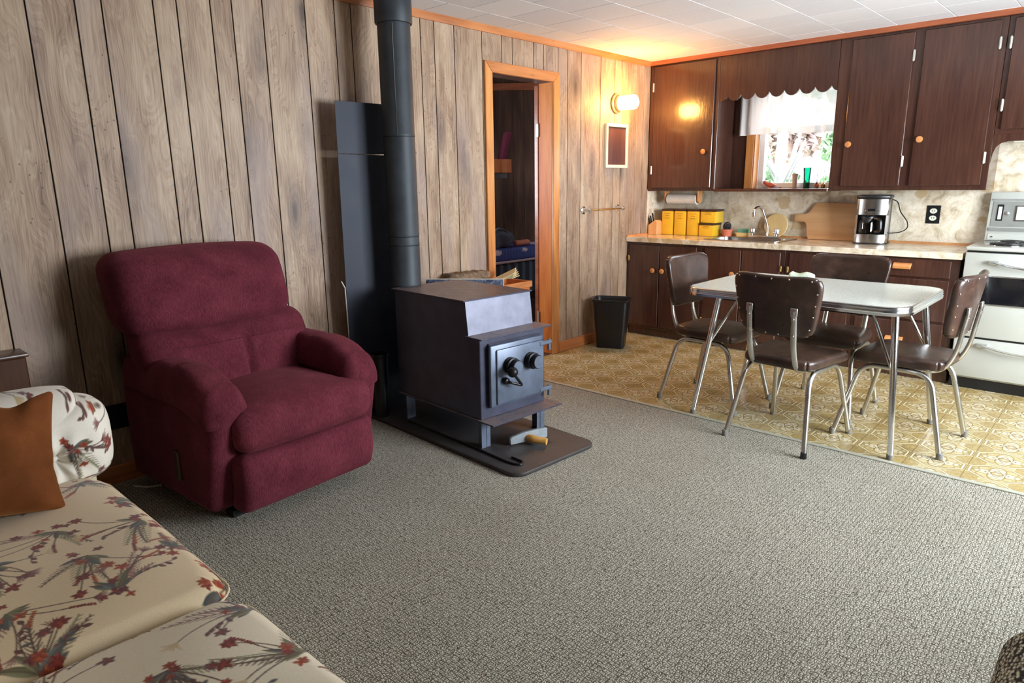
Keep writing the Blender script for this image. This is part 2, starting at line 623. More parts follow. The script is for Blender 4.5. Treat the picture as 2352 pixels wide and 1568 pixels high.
def mk_velvet(rgb):
    m = Mat('rust_velvet', lin(*rgb), 0.85, 0, 0.1, 0, 0.5)
    co = m.coord()
    a = m.noise(co, 9.0, 4, 0.6, 0.5)
    b = m.noise(m.scale(co, (1, 1, 3)), 240.0, 2)
    c = lin(*rgb)
    m.set('Base Color', m.ramp(a * 0.7 + b * 0.3, [(0.3, tuple(q * 0.6 for q in c)), (0.6, c), (0.8, tuple(min(1, q * 1.5) for q in c))]))
    m.b.inputs['Sheen Tint'].default_value = (*lin(220, 150, 90), 1)
    m.bump(b, 0.3, 0.002)
    return m.mat


def mk_floral():
    m = Mat('floral_sofa_fabric', (0.6, 0.5, 0.4), 0.85, 0, 0.15, 0, 0.25)
    n = m.node('ShaderNodeAttribute', attribute_name='print')
    co = m.coord()
    w = m.noise(co, 620.0, 2)
    col = m.mix(w.step(0.35, 0.65) * 0.16, S(m.nt, n.outputs['Color']), lin(150, 120, 90), 'MULTIPLY')
    m.set('Base Color', col)
    m.bump(w, 0.25, 0.001)
    return m.mat


def mk_glass(name, tint=(1, 1, 1), refl=0.06):
    mt = bpy.data.materials.new(name); mt.use_nodes = True
    nt = mt.node_tree; nt.nodes.clear()
    o = nt.nodes.new('ShaderNodeOutputMaterial'); mx = nt.nodes.new('ShaderNodeMixShader')
    t = nt.nodes.new('ShaderNodeBsdfTransparent'); g = nt.nodes.new('ShaderNodeBsdfGlossy')
    t.inputs[0].default_value = (*tint, 1); g.inputs['Roughness'].default_value = 0.02
    fr = nt.nodes.new('ShaderNodeLayerWeight'); fr.inputs[0].default_value = refl * 2.0
    nt.links.new(fr.outputs['Fresnel'], mx.inputs[0])
    nt.links.new(t.outputs[0], mx.inputs[1]); nt.links.new(g.outputs[0], mx.inputs[2]); nt.links.new(mx.outputs[0], o.inputs[0])
    return mt


def mk_sheer():
    mt = bpy.data.materials.new('sheer_curtain_white'); mt.use_nodes = True
    nt = mt.node_tree; nt.nodes.clear()
    o = nt.nodes.new('ShaderNodeOutputMaterial')
    d = nt.nodes.new('ShaderNodeBsdfDiffuse'); t = nt.nodes.new('ShaderNodeBsdfTranslucent'); p = nt.nodes.new('ShaderNodeBsdfTransparent')
    d.inputs[0].default_value = (*lin(240, 238, 236), 1); t.inputs[0].default_value = (*lin(236, 234, 236), 1)
    a = nt.nodes.new('ShaderNodeMixShader'); a.inputs[0].default_value = 0.25
    b = nt.nodes.new('ShaderNodeMixShader')
    tc = nt.nodes.new('ShaderNodeTexCoord'); no = nt.nodes.new('ShaderNodeTexNoise'); no.inputs['Scale'].default_value = 400
    nt.links.new(tc.outputs['Object'], no.inputs['Vector'])
    mr = nt.nodes.new('ShaderNodeMapRange'); mr.inputs[3].default_value = 0.10; mr.inputs[4].default_value = 0.22
    nt.links.new(no.outputs[0], mr.inputs[0]); nt.links.new(mr.outputs[0], b.inputs[0])
    nt.links.new(d.outputs[0], a.inputs[1]); nt.links.new(t.outputs[0], a.inputs[2])
    nt.links.new(a.outputs[0], b.inputs[1]); nt.links.new(p.outputs[0], b.inputs[2]); nt.links.new(b.outputs[0], o.inputs[0])
    return mt


def mk_emit(name, col, st):
    m = Mat(name, (1, 1, 1), 0.3)
    m.b.inputs['Emission Color'].default_value = (*col, 1)
    m.b.inputs['Emission Strength'].default_value = st
    return m.mat


m_panel = mk_panel()
m_gap = plain('groove_dark', (26, 20, 17), 0.8)
m_pine = wood('orange_pine_trim', [(0.25, lin(150, 88, 44)), (0.5, lin(196, 128, 68)), (0.75, lin(220, 156, 90))], 2, 3, 0.4, 0.15, knots=0.8)
m_pine_h = wood('orange_pine_rail', [(0.25, lin(146, 82, 46)), (0.5, lin(188, 118, 68)), (0.75, lin(210, 140, 84))], 1, 3, 0.4, 0.15, knots=0.6)
m_pine_x = wood('red_pine_moulding', [(0.25, lin(112, 58, 40)), (0.5, lin(150, 84, 56)), (0.75, lin(176, 104, 70))], 0, 3, 0.35, 0.2)
m_jamb = wood('varnished_plywood', [(0.25, lin(164, 82, 34)), (0.5, lin(208, 116, 52)), (0.75, lin(226, 144, 74))], 2, 3, 0.45, 0.0, fine=90, spec=0.3)
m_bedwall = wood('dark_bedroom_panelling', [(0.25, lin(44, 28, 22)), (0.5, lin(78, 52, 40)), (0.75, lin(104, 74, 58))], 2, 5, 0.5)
m_cab = mk_darkcab()
m_knob = wood('turned_wood_knob', [(0.2, lin(160, 96, 48)), (0.5, lin(204, 138, 80)), (0.8, lin(222, 164, 104))], 2, 3, 0.35, 0.2)
m_carpet = mk_carpet()
m_vinyl = mk_vinyl()
m_marble = mk_marble('marbled_backsplash')
m_counter = mk_marble('marbled_countertop', rough=0.16)
m_ceil = mk_ceiling()
m_chrome = Mat('chrome', lin(226, 228, 230), 0.16, 1.0).mat
mm = Mat('worn_chrome', lin(200, 198, 192), 0.2, 1.0)
mm.set('Roughness', mm.noise(mm.coord(), 14.0, 2) * 0.2 + 0.20)
m_worn = mm.mat
m_hide = mk_vinylhide()
m_table = mk_speckle()
m_maroon = mk_chenille((92, 36, 47))
m_floral = mk_floral()
m_rust = mk_velvet((110, 62, 30))
m_iron = mk_iron('stove_black_steel', (68, 70, 88), 0.9, 0.36)
m_hood = mk_iron('stove_dusty_plate', (122, 124, 140), 0.0, 0.45)
m_idoor = mk_iron('stove_cast_door', (96, 106, 124), 0.0, 0.40)
m_pipe = mk_iron('stove_pipe_steel', (56, 61, 66), 0.0, 0.55, 0.12)
m_shield = mk_iron('heat_shield_steel', (42, 46, 56), 0.0, 0.55, 0.05)
m_black = plain('black_plastic', (24, 25, 28), 0.35)
m_blackiron = plain('black_iron', (26, 26, 28), 0.4, 0.5)
m_pad = mk_iron('hearth_pad_slate', (66, 62, 62), 0.0, 0.55)
m_white = plain('white_enamel', (190, 193, 185), 0.15, 0, 0.02, 6, 0.3)
m_alu = plain('brushed_aluminium', (196, 200, 194), 0.3, 0.7, 0.05)
m_steel = plain('brushed_steel', (178, 176, 172), 0.24, 1.0, 0.06)
m_blackglass = plain('black_glass', (14, 16, 22), 0.06, 0, 0.05, 6, 0.5)
m_dial = plain('dial_cream', (222, 224, 206), 0.35)
m_yellow = plain('yellow_tin', (226, 184, 48), 0.28, 0, 0.05, 9, 0.25)
m_mark = plain('ochre_print', (176, 128, 26), 0.4)
m_lid = plain('brown_lid', (62, 40, 34), 0.35)
m_beech = wood('beech_board', [(0.2, lin(194, 142, 92)), (0.5, lin(218, 172, 122)), (0.8, lin(230, 190, 142))], 0, 3, 0.5)
m_blockw = wood('knife_block_wood', [(0.2, lin(196, 134, 82)), (0.5, lin(220, 164, 108)), (0.8, lin(232, 184, 130))], 2, 3, 0.45)
m_roundw = wood('pale_pine_board', [(0.2, lin(190, 150, 92)), (0.5, lin(214, 182, 124)), (0.8, lin(226, 200, 146))], 2, 3, 0.5)
m_paper = plain('paper_white', (232, 226, 214), 0.9)
m_terra = plain('terracotta', (206, 116, 88), 0.6)
m_scour = plain('steel_wool', (58, 56, 62), 0.45, 0.6, 0.5, 90)
m_sponge = plain('teal_sponge', (104, 178, 164), 0.95, 0, 0.15, 120, bump=0.4)
m_dish = plain('cream_dish', (238, 216, 152), 0.35)
m_brass = plain('brass', (206, 168, 108), 0.25, 1.0)
m_framew = plain('cream_painted_frame', (236, 226, 196), 0.45)
m_board = wood('dark_board', [(0.2, lin(60, 36, 34)), (0.5, lin(86, 54, 50)), (0.8, lin(106, 70, 62))], 2, 3, 0.5)
m_lampbase = plain('lamp_bezel', (214, 190, 150), 0.3, 0.6)
m_shade = mk_emit('lit_opal_glass', (1.0, 0.46, 0.11), 125.0)
m_glass = mk_glass('window_glass')
m_gobl = mk_glass('teal_glass', lin(120, 214, 196), 0.2)
m_clear = mk_glass('clear_glass', lin(196, 190, 180), 0.25)
m_pvc = plain('white_window_frame', (236, 238, 240), 0.35)
m_sheer = mk_sheer()
m_redbird = plain('red_clay', (196, 96, 70), 0.5)
m_blue = Mat('blue_quilted_ticking', lin(44, 56, 120), 0.7)
_x, _y, _z = m_blue.xyz(m_blue.coord())
_fl = m_blue.vor(m_blue.vec(_x * 1.0, _y * 2.2, _z * 4.5), 2.0, 1.0)
_fn = m_blue.noise(m_blue.coord(), 38.0, 3)
_c = m_blue.mix((_y * 150.0).sin().step(0.7, 0.98) * 0.35, lin(50, 62, 132), lin(96, 110, 168))
m_blue.set('Base Color', m_blue.mix((_fl + (_fn - 0.5) * 0.35).step(0.30, 0.20), _c, lin(214, 198, 206)))
m_blue = m_blue.mat
m_boxspring = Mat('dark_blue_boxspring', lin(52, 58, 74), 0.8)
_x, _y, _z = m_boxspring.xyz(m_boxspring.coord())
m_boxspring.set('Base Color', m_boxspring.mix((_y * 60.0).sin().step(-0.2, 0.6), lin(34, 38, 50), lin(78, 84, 104)))
m_boxspring = m_boxspring.mat
m_bag = plain('grey_canvas', (74, 76, 92), 0.8, 0, 0.25, 12)
m_pink = plain('pink_bedding', (196, 168, 172), 0.9)
m_darkcloth = plain('dark_teal_cloth', (28, 38, 48), 0.9)
m_redcloth = plain('dark_red_cloth', (116, 44, 66), 0.9)
m_slate = mk_marble('mottled_slate', rough=0.5)
_m = Mat('mottled_slate_blue', lin(80, 88, 108), 0.5)
_n = _m.noise(_m.coord(), 30.0, 5, 0.65, 1.5)
_m.set('Base Color', _m.ramp(_n, [(0.35, lin(52, 58, 76)), (0.5, lin(98, 106, 128)), (0.65, lin(150, 158, 176))]))
m_slate = _m.mat
m_news = plain('yellowed_newsprint', (228, 214, 172), 0.9, 0, 0.12, 40)
m_bark = plain('bark', (112, 92, 72), 0.9, 0, 0.45, 40, bump=0.6)
m_axe = mk_iron('worn_axe_steel', (150, 158, 164), 0.0, 0.5)
m_handle = wood('axe_handle', [(0.2, lin(150, 100, 40)), (0.5, lin(196, 144, 70)), (0.8, lin(216, 174, 106))], 0, 3, 0.5)
m_darkwood = wood('dark_side_table_wood', [(0.2, lin(48, 27, 16)), (0.5, lin(70, 42, 25)), (0.8, lin(92, 58, 36))], 2, 3, 0.35, 0.2)
m_cement = plain('cement_edge', (206, 200, 188), 0.9, 0, 0.2, 60)
_m = Mat('tweed', lin(90, 86, 70), 0.95)
_co = _m.coord(); _u = _m.vor(_m.scale(_co, (1, .5, 1)), 190.0, 0.9)
_m.set('Base Color', _m.ramp(_u + (_m.noise(_co, 300.0, 2) - 0.5) * 0.5, [(0.25, lin(226, 220, 192)), (0.48, lin(140, 130, 108)), (0.66, lin(40, 36, 32))]))
_m.bump(_u, 0.8, 0.004)
m_tweed = _m.mat
m_pipe_cloth = plain('piping_cloth', (206, 190, 160), 0.9)
m_wallplain = plain('painted_wall', (112, 94, 78), 0.8)
m_green = plain('pale_leaf', (176, 202, 164), 0.8, 0, 0.3, 3)
m_pinkleaf = plain('russet_leaf', (214, 186, 180), 0.8, 0, 0.3, 3)
m_birch = plain('birch_bark', (226, 224, 220), 0.8, 0, 0.12, 8)
m_grass = plain('grass_ground', (120, 140, 84), 0.9, 0, 0.3, 3)
m_tack = plain('nickel_tack', (214, 208, 196), 0.25, 1.0)
m_lightblue = plain('pale_strip', (176, 176, 160), 0.5, 0.2)
m_tealgreen = plain('patterned_napkin', (206, 220, 196), 0.9, 0, 0.2, 90)
m_rubber = plain('grey_rubber_foot', (120, 118, 112), 0.7)

# ------------------------------------------------------------------ the setting
H = 2.40
DY0, DY1, DZ = -2.353, -1.698, 2.105          # door opening


def struct(name, mb, mat, smooth=35, parent=None):
    o = mb.build(name, mat, parent, smooth)
    o['kind'] = 'structure'
    return o


floor = struct('floor', MB().box(-0.0, 4.7, -6.7, -2.32, -0.06, 0.0), m_carpet)
floor['label'] = 'grey-beige berber loop carpet of the living area'
vin = struct('floor_kitchen', MB().box(-0.0, 4.7, -2.32, 0.0, -0.06, -0.002), m_vinyl)
vin['label'] = 'yellow patterned vinyl floor of the kitchen'
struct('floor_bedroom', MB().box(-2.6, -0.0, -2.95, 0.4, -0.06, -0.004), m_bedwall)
st = struct('trim_1', MB().box(0.0, 4.7, -2.335, -2.305, -0.001, 0.006, 0.002), m_lightblue)
st['label'] = 'thin pale binder strip between carpet and vinyl'

# left wall backing + planks
wl = struct('wall_left', MB().box(-0.13, -0.006, -6.7, DY0 - 0.02, -0.0, H).box(-0.13, -0.006, DY1 + 0.02, 0.0, -0.0, H)
            .box(-0.13, -0.006, DY0 - 0.02, DY1 + 0.02, DZ + 0.02, H), m_gap)
G = [-6.69, -6.53, -6.29, -6.112, -6.009, -5.795, -5.69, -5.531, -5.424, -5.263, -5.022, -4.842, -4.739, -4.525, -4.42, -4.261, -4.154,
     -3.993, -3.752, -3.57, -3.463, -3.243, -3.131, -2.963, -2.852, -2.683, -2.432, -2.240, -2.133, -1.906, -1.794, -1.625, -1.507,
     -1.334, -1.073, -0.87, -0.759, -0.531, -0.41, -0.312]
gp = 0.0028


def plank(y0, y1, z0, z1):
    o = MB().box(-0.0055, 0.0, y0 - (y0 + y1) / 2 + gp, y1 - (y0 + y1) / 2 - gp, 0, z1 - z0, 0.0015).build('plank', m_panel, wl, 30)
    o.location = (0, (y0 + y1) / 2, z0)


for a, b in zip(G[:-1], G[1:]):
    lo, hi = max(a, DY0), min(b, DY1)
    if hi - lo < 0.01:
        plank(a, b, 0.0, H)
    else:
        plank(a, b, DZ + 0.02, H)
        if a < DY0 - 0.03: plank(a, DY0 - 0.02, 0, DZ + 0.02)
        if b > DY1 + 0.03: plank(DY1 + 0.02, b, 0, DZ + 0.02)
# backsplash return on the left wall
MB().box(-0.006, 0.002, -0.311, 0.0, 0.885, 1.30).build('backsplash', m_marble, wl)

# kitchen wall with window opening
WX0, WX1, WZ0, WZ1 = 0.86, 1.72, 1.30, 2.14
wb = struct('wall_back', MB().box(0, WX0, 0.0, 0.14, 0, H).box(WX1, 4.7, 0.0, 0.14, 0, H).box(WX0, WX1, 0, 0.14, 0, WZ0).box(WX0, WX1, 0, 0.14, WZ1, H), m_cab)
MB().box(0.0, 3.5, -0.006, 0.0, 0.885, 1.285).box(2.60, 3.5, -0.006, 0.0, 1.285, 1.68).build('backsplash', m_marble, wb)

# right wall with the big window, front wall, ceiling slab
RY0, RY1, RZ0, RZ1 = -3.15, -1.05, 0.62, 2.10
struct('wall_right', MB().box(4.7, 4.84, -6.7, RY0, 0, H).box(4.7, 4.84, RY1, 0.14, 0, H).box(4.7, 4.84, RY0, RY1, 0, RZ0).box(4.7, 4.84, RY0, RY1, RZ1, H), m_wallplain)
struct('wall_front', MB().box(-0.13, 4.84, -6.84, -6.7, 0, H), m_wallplain)
w2 = thing('window_2', (4.77, (RY0 + RY1) / 2, RZ0), kind='structure')
f = MB()
hw = (RY1 - RY0) / 2
hz = RZ1 - RZ0
f.box(-.03, .03, -hw, -hw + .06, 0, hz).box(-.03, .03, hw - .06, hw, 0, hz).box(-.03, .03, -hw, hw, 0, .06).box(-.03, .03, -hw, hw, hz - .06, hz).box(-.03, .03, -.03, .03, 0, hz)
f.build('window_frame', m_pvc, w2)
MB().box(-.003, .003, -hw + .06, -.03, .06, hz - .06).build('pane', m_glass, w2)
MB().box(-.003, .003, .03, hw - .06, .06, hz - .06).build('pane', m_glass, w2)

ceil = struct('ceiling', MB().box(-0.13, 4.84, -6.84, 0.14, H + 0.006, H + 0.1), plain('ceiling_gap', (120, 116, 112), 0.9))
tp = 0.345
tile_me = None
for i in range(-1, 11):
    for j in range(0, 20):
        x0 = 0.255 + i * tp
        y0 = -2.786 + (j - 8) * tp + (0.0 if i % 2 == 0 else -0.172)
        if x0 + tp > 4.75 or y0 + tp > 0.02 or y0 < -6.2: continue
        if x0 < 0: x0c, x1c = 0.002, x0 + tp
        else: x0c, x1c = x0, x0 + tp
        if i >= 0 and tile_me is not None:
            o = bpy.data.objects.new('ceiling_tile', tile_me); COL.objects.link(o); o.parent = ceil
        else:
            o = MB().box(0.0008, x1c - x0c - 0.0008, 0.0008, tp - 0.0008, -0.004, 0.006, 0.003).build('ceiling_tile', m_ceil, ceil, 30)
            if i >= 0: tile_me = o.data
        o.location = (x0c, y0, H)
        o.rotation_euler = (0, math.radians(random.uniform(-0.12, 0.12)), 0)

# mouldings
def moulding(name, poly, a, b, axis, mat, label):
    o = struct(name, MB().prism(poly, a, b, axis), mat, 30)
    o['label'] = label
moulding('trim_2', [(0.0, H - 0.045), (0.012, H - 0.045), (0.014, H - 0.03), (0.026, H - 0.014), (0.03, H - 0.002), (0.0, H - 0.002)], -6.7, -0.34, 'y', m_pine_h, 'stained crown moulding along the panelled wall')
MBc = MB().prism([(-0.333, H - 0.038), (-0.348, H - 0.036), (-0.352, H - 0.002), (-0.333, H - 0.002)], 0.0, 3.5, 'x')
o = struct('trim_3', MBc, m_pine_x); o['label'] = 'reddish moulding above the wall cabinets'
o = struct('baseboard_left', MB().box(0.0, 0.016, DY1 + 0.08, -0.60, 0.0, 0.085, 0.003), m_pine_h)
o = struct('baseboard_left_far', MB().box(0.0, 0.016, -6.7, DY0 - 0.08, 0.0, 0.085, 0.003), m_pine_h)

# door frame
d1 = thing('door_1', (0, 0, 0), kind='structure')
cw = 0.072
def mitre(y_in, y_out, z_in, z_out):  # casing pieces with mitred corners
    MB().prism([(DY0 - cw, 0), (DY0, 0), (DY0, DZ), (DY0 - cw, DZ + cw)], 0.0, 0.02, 'x', 0.003).build('casing_board', m_pine, d1)
    MB().prism([(DY1, 0), (DY1 + cw, 0), (DY1 + cw, DZ + cw), (DY1, DZ)], 0.0, 0.02, 'x', 0.003).build('casing_board', m_pine, d1)
    MB().prism([(DY0, DZ), (DY1, DZ), (DY1 + cw, DZ + cw), (DY0 - cw, DZ + cw)], 0.0, 0.02, 'x', 0.003).build('casing_board', m_pine_h, d1)
mitre(0, 0, 0, 0)
MB().box(-0.13, 0.0, DY1, DY1 + 0.02, 0, DZ + 0.02).build('jamb_board', m_jamb, d1)
MB().box(-0.13, 0.0, DY0 - 0.02, DY0, 0, DZ + 0.02).build('jamb_board', m_jamb, d1)
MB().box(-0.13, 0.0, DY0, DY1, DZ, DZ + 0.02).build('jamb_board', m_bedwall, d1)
leaf = MB().box(-0.172, -0.137, DY1 - 0.005, DY1 + 0.66, 0.01, DZ - 0.01, 0.002).build('door_leaf', m_pine_x, d1)
MB().box(-0.150, -0.128, DY1 - 0.0085, DY1 - 0.0055, 1.72, 1.81).cyl((-0.134, DY1 - 0.012, 1.715), (-0.134, DY1 - 0.012, 1.815), 0.005).build('hinge', m_alu, leaf)
MB().box(-0.150, -0.128, DY1 - 0.0085, DY1 - 0.0055, 0.25, 0.34).cyl((-0.134, DY1 - 0.012, 0.245), (-0.134, DY1 - 0.012, 0.345), 0.005).build('hinge', m_alu, leaf)

# bedroom shell
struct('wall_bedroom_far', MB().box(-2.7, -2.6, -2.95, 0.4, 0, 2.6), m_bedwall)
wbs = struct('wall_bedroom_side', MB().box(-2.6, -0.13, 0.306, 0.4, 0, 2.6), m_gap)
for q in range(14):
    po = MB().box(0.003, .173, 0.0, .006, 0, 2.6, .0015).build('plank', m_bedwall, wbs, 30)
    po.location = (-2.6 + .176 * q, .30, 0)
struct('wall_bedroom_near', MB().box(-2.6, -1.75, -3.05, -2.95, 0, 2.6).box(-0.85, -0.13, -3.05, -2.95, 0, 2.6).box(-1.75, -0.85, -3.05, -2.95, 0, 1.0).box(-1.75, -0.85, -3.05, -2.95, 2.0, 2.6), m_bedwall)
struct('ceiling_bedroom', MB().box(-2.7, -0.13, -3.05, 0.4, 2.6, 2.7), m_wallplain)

# kitchen window
w1 = thing('window_1', (0, 0, 0), kind='structure')
MB().box(WX0 - 0.07, WX0, -0.016, 0.0, WZ0, WZ1 + .07, 0.003).build('casing_board', m_pine, w1)
MB().box(WX0, WX0 + .012, -0.016, 0.075, WZ0, WZ1, 0.002).build('jamb_board', m_pine, w1)
MB().box(WX1 - .012, WX1, -0.016, 0.075, WZ0, WZ1, 0.002).build('jamb_board', m_pine, w1)
MB().box(WX0, WX1, -0.016, 0.0, WZ1, WZ1 + .07, 0.003).build('casing_board', m_pine_x, w1)
f = MB()
f.box(WX0 + .012, WX0 + .06, .075, .13, WZ0, WZ1, .004).box(WX1 - .06, WX1 - .012, .075, .13, WZ0, WZ1, .004).box(WX0 + .06, WX1 - .06, .075, .13, WZ0, WZ0 + .045, .004).box(WX0 + .06, WX1 - .06, .075, .13, WZ1 - .045, WZ1, .004)
f.build('window_frame', m_pvc, w1)
MB().box(WX0 + .06, WX1 - .06, .098, .104, WZ0 + .045, WZ1 - .045).build('pane', m_glass, w1)
MB().box(0.664, 1.60, -0.327, 0.13, WZ0 - 0.022, WZ0 + 0.0, 0.003).build('window_sill', m_cab, w1)

# ------------------------------------------------------------------ outdoors behind the kitchen window
struct('ground_outside', MB().box(-9, 12, 0.2, 16, -0.5, -0.4), m_grass)
def leafball(c, r, n, seed, s=0.09):
    rg = np.random.default_rng(seed)
    p = rg.normal(size=(n, 3)); p /= np.linalg.norm(p, axis=1, keepdims=True)
    p *= (rg.random((n, 1)) ** 0.4) * r
    p = p * [1, 1, 1.2] + c
    d1_ = rg.normal(size=(n, 3)); d1_ /= np.linalg.norm(d1_, axis=1, keepdims=True)
    d2_ = np.cross(d1_, rg.normal(size=(n, 3))); d2_ /= np.linalg.norm(d2_, axis=1, keepdims=True)
    L = s * (0.6 + rg.random((n, 1)))
    v = np.stack([p - d1_ * L, p + d2_ * L * .35, p + d1_ * L, p - d2_ * L * .35], 1).reshape(-1, 3)
    fidx = [(4 * i, 4 * i + 1, 4 * i + 2, 4 * i + 3) for i in range(n)]
    return v, fidx


def shrub(name, x, y, h, r, mat, seed, label):
    t = thing(name, (x, y, -0.4), 0, label, 'shrub', 'shrubs outside the kitchen window')
    rg = random.Random(seed)
    mb = MB()
    for k in range(7):
        v, fi = leafball(np.array((rg.uniform(-r, r), rg.uniform(-r, r) * .6, h * rg.uniform(.3, 1))), r * .55, 330, seed * 31 + k)
        mb.add(v, fi)
    tag(mb.build('foliage', mat, t, 0), kind='stuff')
    b = MB()
    for k in range(9):
        a = rg.uniform(0, 6.28)
        p = [(0, 0, 0), (math.cos(a) * r * .3, math.sin(a) * r * .3, h * .45), (math.cos(a + .4) * r * .9, math.sin(a + .4) * r * .6, h * rg.uniform(.8, 1.15))]
        b.tube(fillet(p, .5, 5), [.03] + [.02] * 6 + [.008], 6)
    b.build('stem', m_birch, t)


shrub('shrub', 0.05, 2.25, 2.1, 0.40, m_green, 3, 'pale green shrub outside just behind the clay bird')
shrub('shrub', -0.62, 3.8, 2.9, 0.50, m_pinkleaf, 4, 'russet-leaved shrub outside behind the pale green shrub')
shrub('shrub', -0.25, 5.7, 3.4, 0.50, m_green, 5, 'tall green shrub outside behind the birch trunk')
shrub('shrub', -2.2, 6.6, 3.8, 0.75, m_pinkleaf, 6, 'russet-leaved shrub farthest outside beside the window casing')
def birch(x, y, r, lean, label, seed):
    t = thing('birch_tree', (x, y, -0.4), 0, label, 'tree', 'birches outside the kitchen window')
    MB().tube([(0, 0, 0), (lean * .3, 0, 1.2), (lean * .6, .05, 2.4), (lean, .1, 4.5)], [r * 1.1, r, r * .9, r * .6], 12).build('trunk', m_birch, t)
    rg = random.Random(seed); b = MB()
    for k in range(10):
        z = rg.uniform(1.3, 3.2); a = rg.uniform(0, 6.28); L = rg.uniform(.2, .42)
        x0 = lean * z / 4.5
        b.tube(fillet([(x0, 0, z), (x0 + math.cos(a) * L * .5, math.sin(a) * L * .4, z + .2), (x0 + math.cos(a + .3) * L, math.sin(a + .3) * L * .6, z + .6)], .3, 4), [.02] + [.014] * 5 + [.006], 6)
    b.build('branches', m_birch, t)
birch(0.60, 1.20, 0.05, 0.02, 'white birch trunk outside behind the clay vase', 1)
birch(1.45, 1.30, 0.03, -0.55, 'thin leaning birch stem outside behind the teal glass', 2)
birch(0.62, 3.10, 0.06, 0.45, 'birch trunk outside behind the little brass figures', 3)
birch(-1.15, 8.0, 0.10, 0.2, 'distant birch trunk outside behind the shrubs', 4)

# ------------------------------------------------------------------ kitchen cabinets
def knob_mb(x, y, z, r=0.022):
    M = T(x, y, z) @ RX(90)
    return MB().lathe([(0.008, 0), (0.008, .012), (r * .85, .014), (r, .02), (r * .95, .026), (r * .6, .029), (0.0, .03)], 20, M)


def cab_door(par, x0, x1, z0, z1, yf, knob=None, hinges=(), bev=0.004):
    hs_ = .035 if z0 > 1 else .022
    d = MB().box(x0, x1, yf - .018, yf, z0, z1, bev).build('door', m_cab, par, 30)
    if knob: knob_mb(knob[0], yf - .018, knob[1]).build('knob', m_knob, d)
    for hx, hzz in hinges:
        MB().box(hx - .008, hx + .008, yf - .022, yf - .017, hzz - hs_, hzz + hs_, .002).cyl((hx, yf - .022, hzz - hs_ - .003), (hx, yf - .022, hzz + hs_ + .003), .0045, seg=8).build('hinge', m_alu if z0 > 1 else m_brass, d)
    return d


UY = -0.313
ZB = 1.285


def cab_body(par, x0, x1, z0, z1, yf, yb=-0.008):
    MB().box(x0, x1, yf, yb, z0, z1, 0.002).build('body', m_cab, par, 30)


u1 = thing('wall_cabinet', (0.0, 0, 0), 0, 'dark brown wall cabinet in the corner above the paper towels, reflecting the lamp', 'cabinet', 'dark kitchen wall cabinets')
cab_body(u1, 0.003, 0.662, ZB, 2.396, UY)
cab_door(u1, 0.048, 0.628, 1.312, 2.352, UY, (0.56, 1.613), ((0.044, 2.18), (0.044, 1.47)))
u2 = thing('wall_cabinet', (0, 0, 0), 0, 'dark brown two-door wall cabinet above the coffee maker, right of the window', 'cabinet', 'dark kitchen wall cabinets')
cab_body(u2, 1.602, 2.612, ZB, 2.396, UY)
cab_door(u2, 1.690, 2.088, 1.318, 2.345, UY, (1.706 + .02, 1.618), ((2.094, 2.19), (2.094, 1.487)))
cab_door(u2, 2.148, 2.576, 1.318, 2.345, UY, (2.191, 1.631), ((2.582, 2.203), (2.582, 1.495)))
u3 = thing('wall_cabinet', (0, 0, 0), 0, 'short dark wall cabinet above the white range', 'cabinet', 'dark kitchen wall cabinets')
cab_body(u3, 2.614, 3.5, 1.64, 2.396, UY)
cab_door(u3, 2.645, 3.05, 1.672, 2.345, UY, None, ((2.638, 2.199), (2.638, 1.821)))
cab_door(u3, 3.07, 3.47, 1.672, 2.345, UY, None)
MB().prism([(2.614, 1.64), (2.614, 1.45), (2.622, 1.52), (2.635, 1.56), (2.66, 1.585), (2.70, 1.595), (3.5, 1.595), (3.5, 1.64)], UY, UY + .018, 'y').build('apron', m_cab, u3)
MB().box(2.72, 3.1, UY + .03, -0.05, 1.59, 1.638, .004).build('light_panel', m_dial, u3)

# scalloped valance board
sc = [(0.664, 2.394), (0.664, 1.99)]
n_s = 8
xs0, per = 0.738 - 0.1165, 0.1172
pts = []
xx = 0.664
while xx <= 1.601:
    ph = ((xx - 0.738) / per) % 1.0
    pts.append((xx, 2.062 - 0.054 * (4 * ph * (1 - ph)) ** 0.6))
    xx += per / 16
poly = [(0.664, 2.394)] + pts + [(1.600, pts[-1][1]), (1.600, 2.394)]
vb = MB().prism(poly, UY - .0, UY + .018, 'y').build('scalloped_valance', m_cab, None, 0)
tag(vb, 'dark brown valance board with a scalloped lower edge above the sheer curtain', 'valance')

# curtain on a rod
ct = thing('sheer_curtain', (0, -0.06, 0), 0, 'white gathered sheer half curtain hanging in the kitchen window', 'curtain')
nx, nz = 240, 14
V, F = [], []
for j in range(nz + 1):
    z = 2.115 - (2.115 - 1.742) * j / nz
    for i in range(nx + 1):
        x = 0.735 + (1.596 - 0.735) * i / nx
        a = 0.008 + 0.012 * j / nz
        V.append((x, a * math.sin(x * 55 + 1.6 * math.sin(x * 17)) + 0.006 * math.sin(x * 27 + j * .1) + .004 * math.sin(x * 140) * (1 - j / nz), z + 0.006 * math.sin(x * 8)))
for j in range(nz):
    for i in range(nx):
        k = j * (nx + 1) + i
        F.append((k, k + 1, k + nx + 2, k + nx + 1))
MB().add(V, F).build('curtain_cloth', m_sheer, ct, 180)
V2 = [(v[0], v[1] - 0.001, v[2]) for v in V[(nz - 2) * (nx + 1):]]
F2 = [(j * (nx + 1) + i, j * (nx + 1) + i + 1, (j + 1) * (nx + 1) + i + 1, (j + 1) * (nx + 1) + i) for j in range(2) for i in range(nx)]
MB().add(V2, F2).build('hem', m_sheer, ct, 180)
MB().cyl((0.664, 0, 2.118), (1.60, 0, 2.118), .006).build('rod', m_alu, ct)

# base cabinets
BF = -0.618
KZ = 0.075


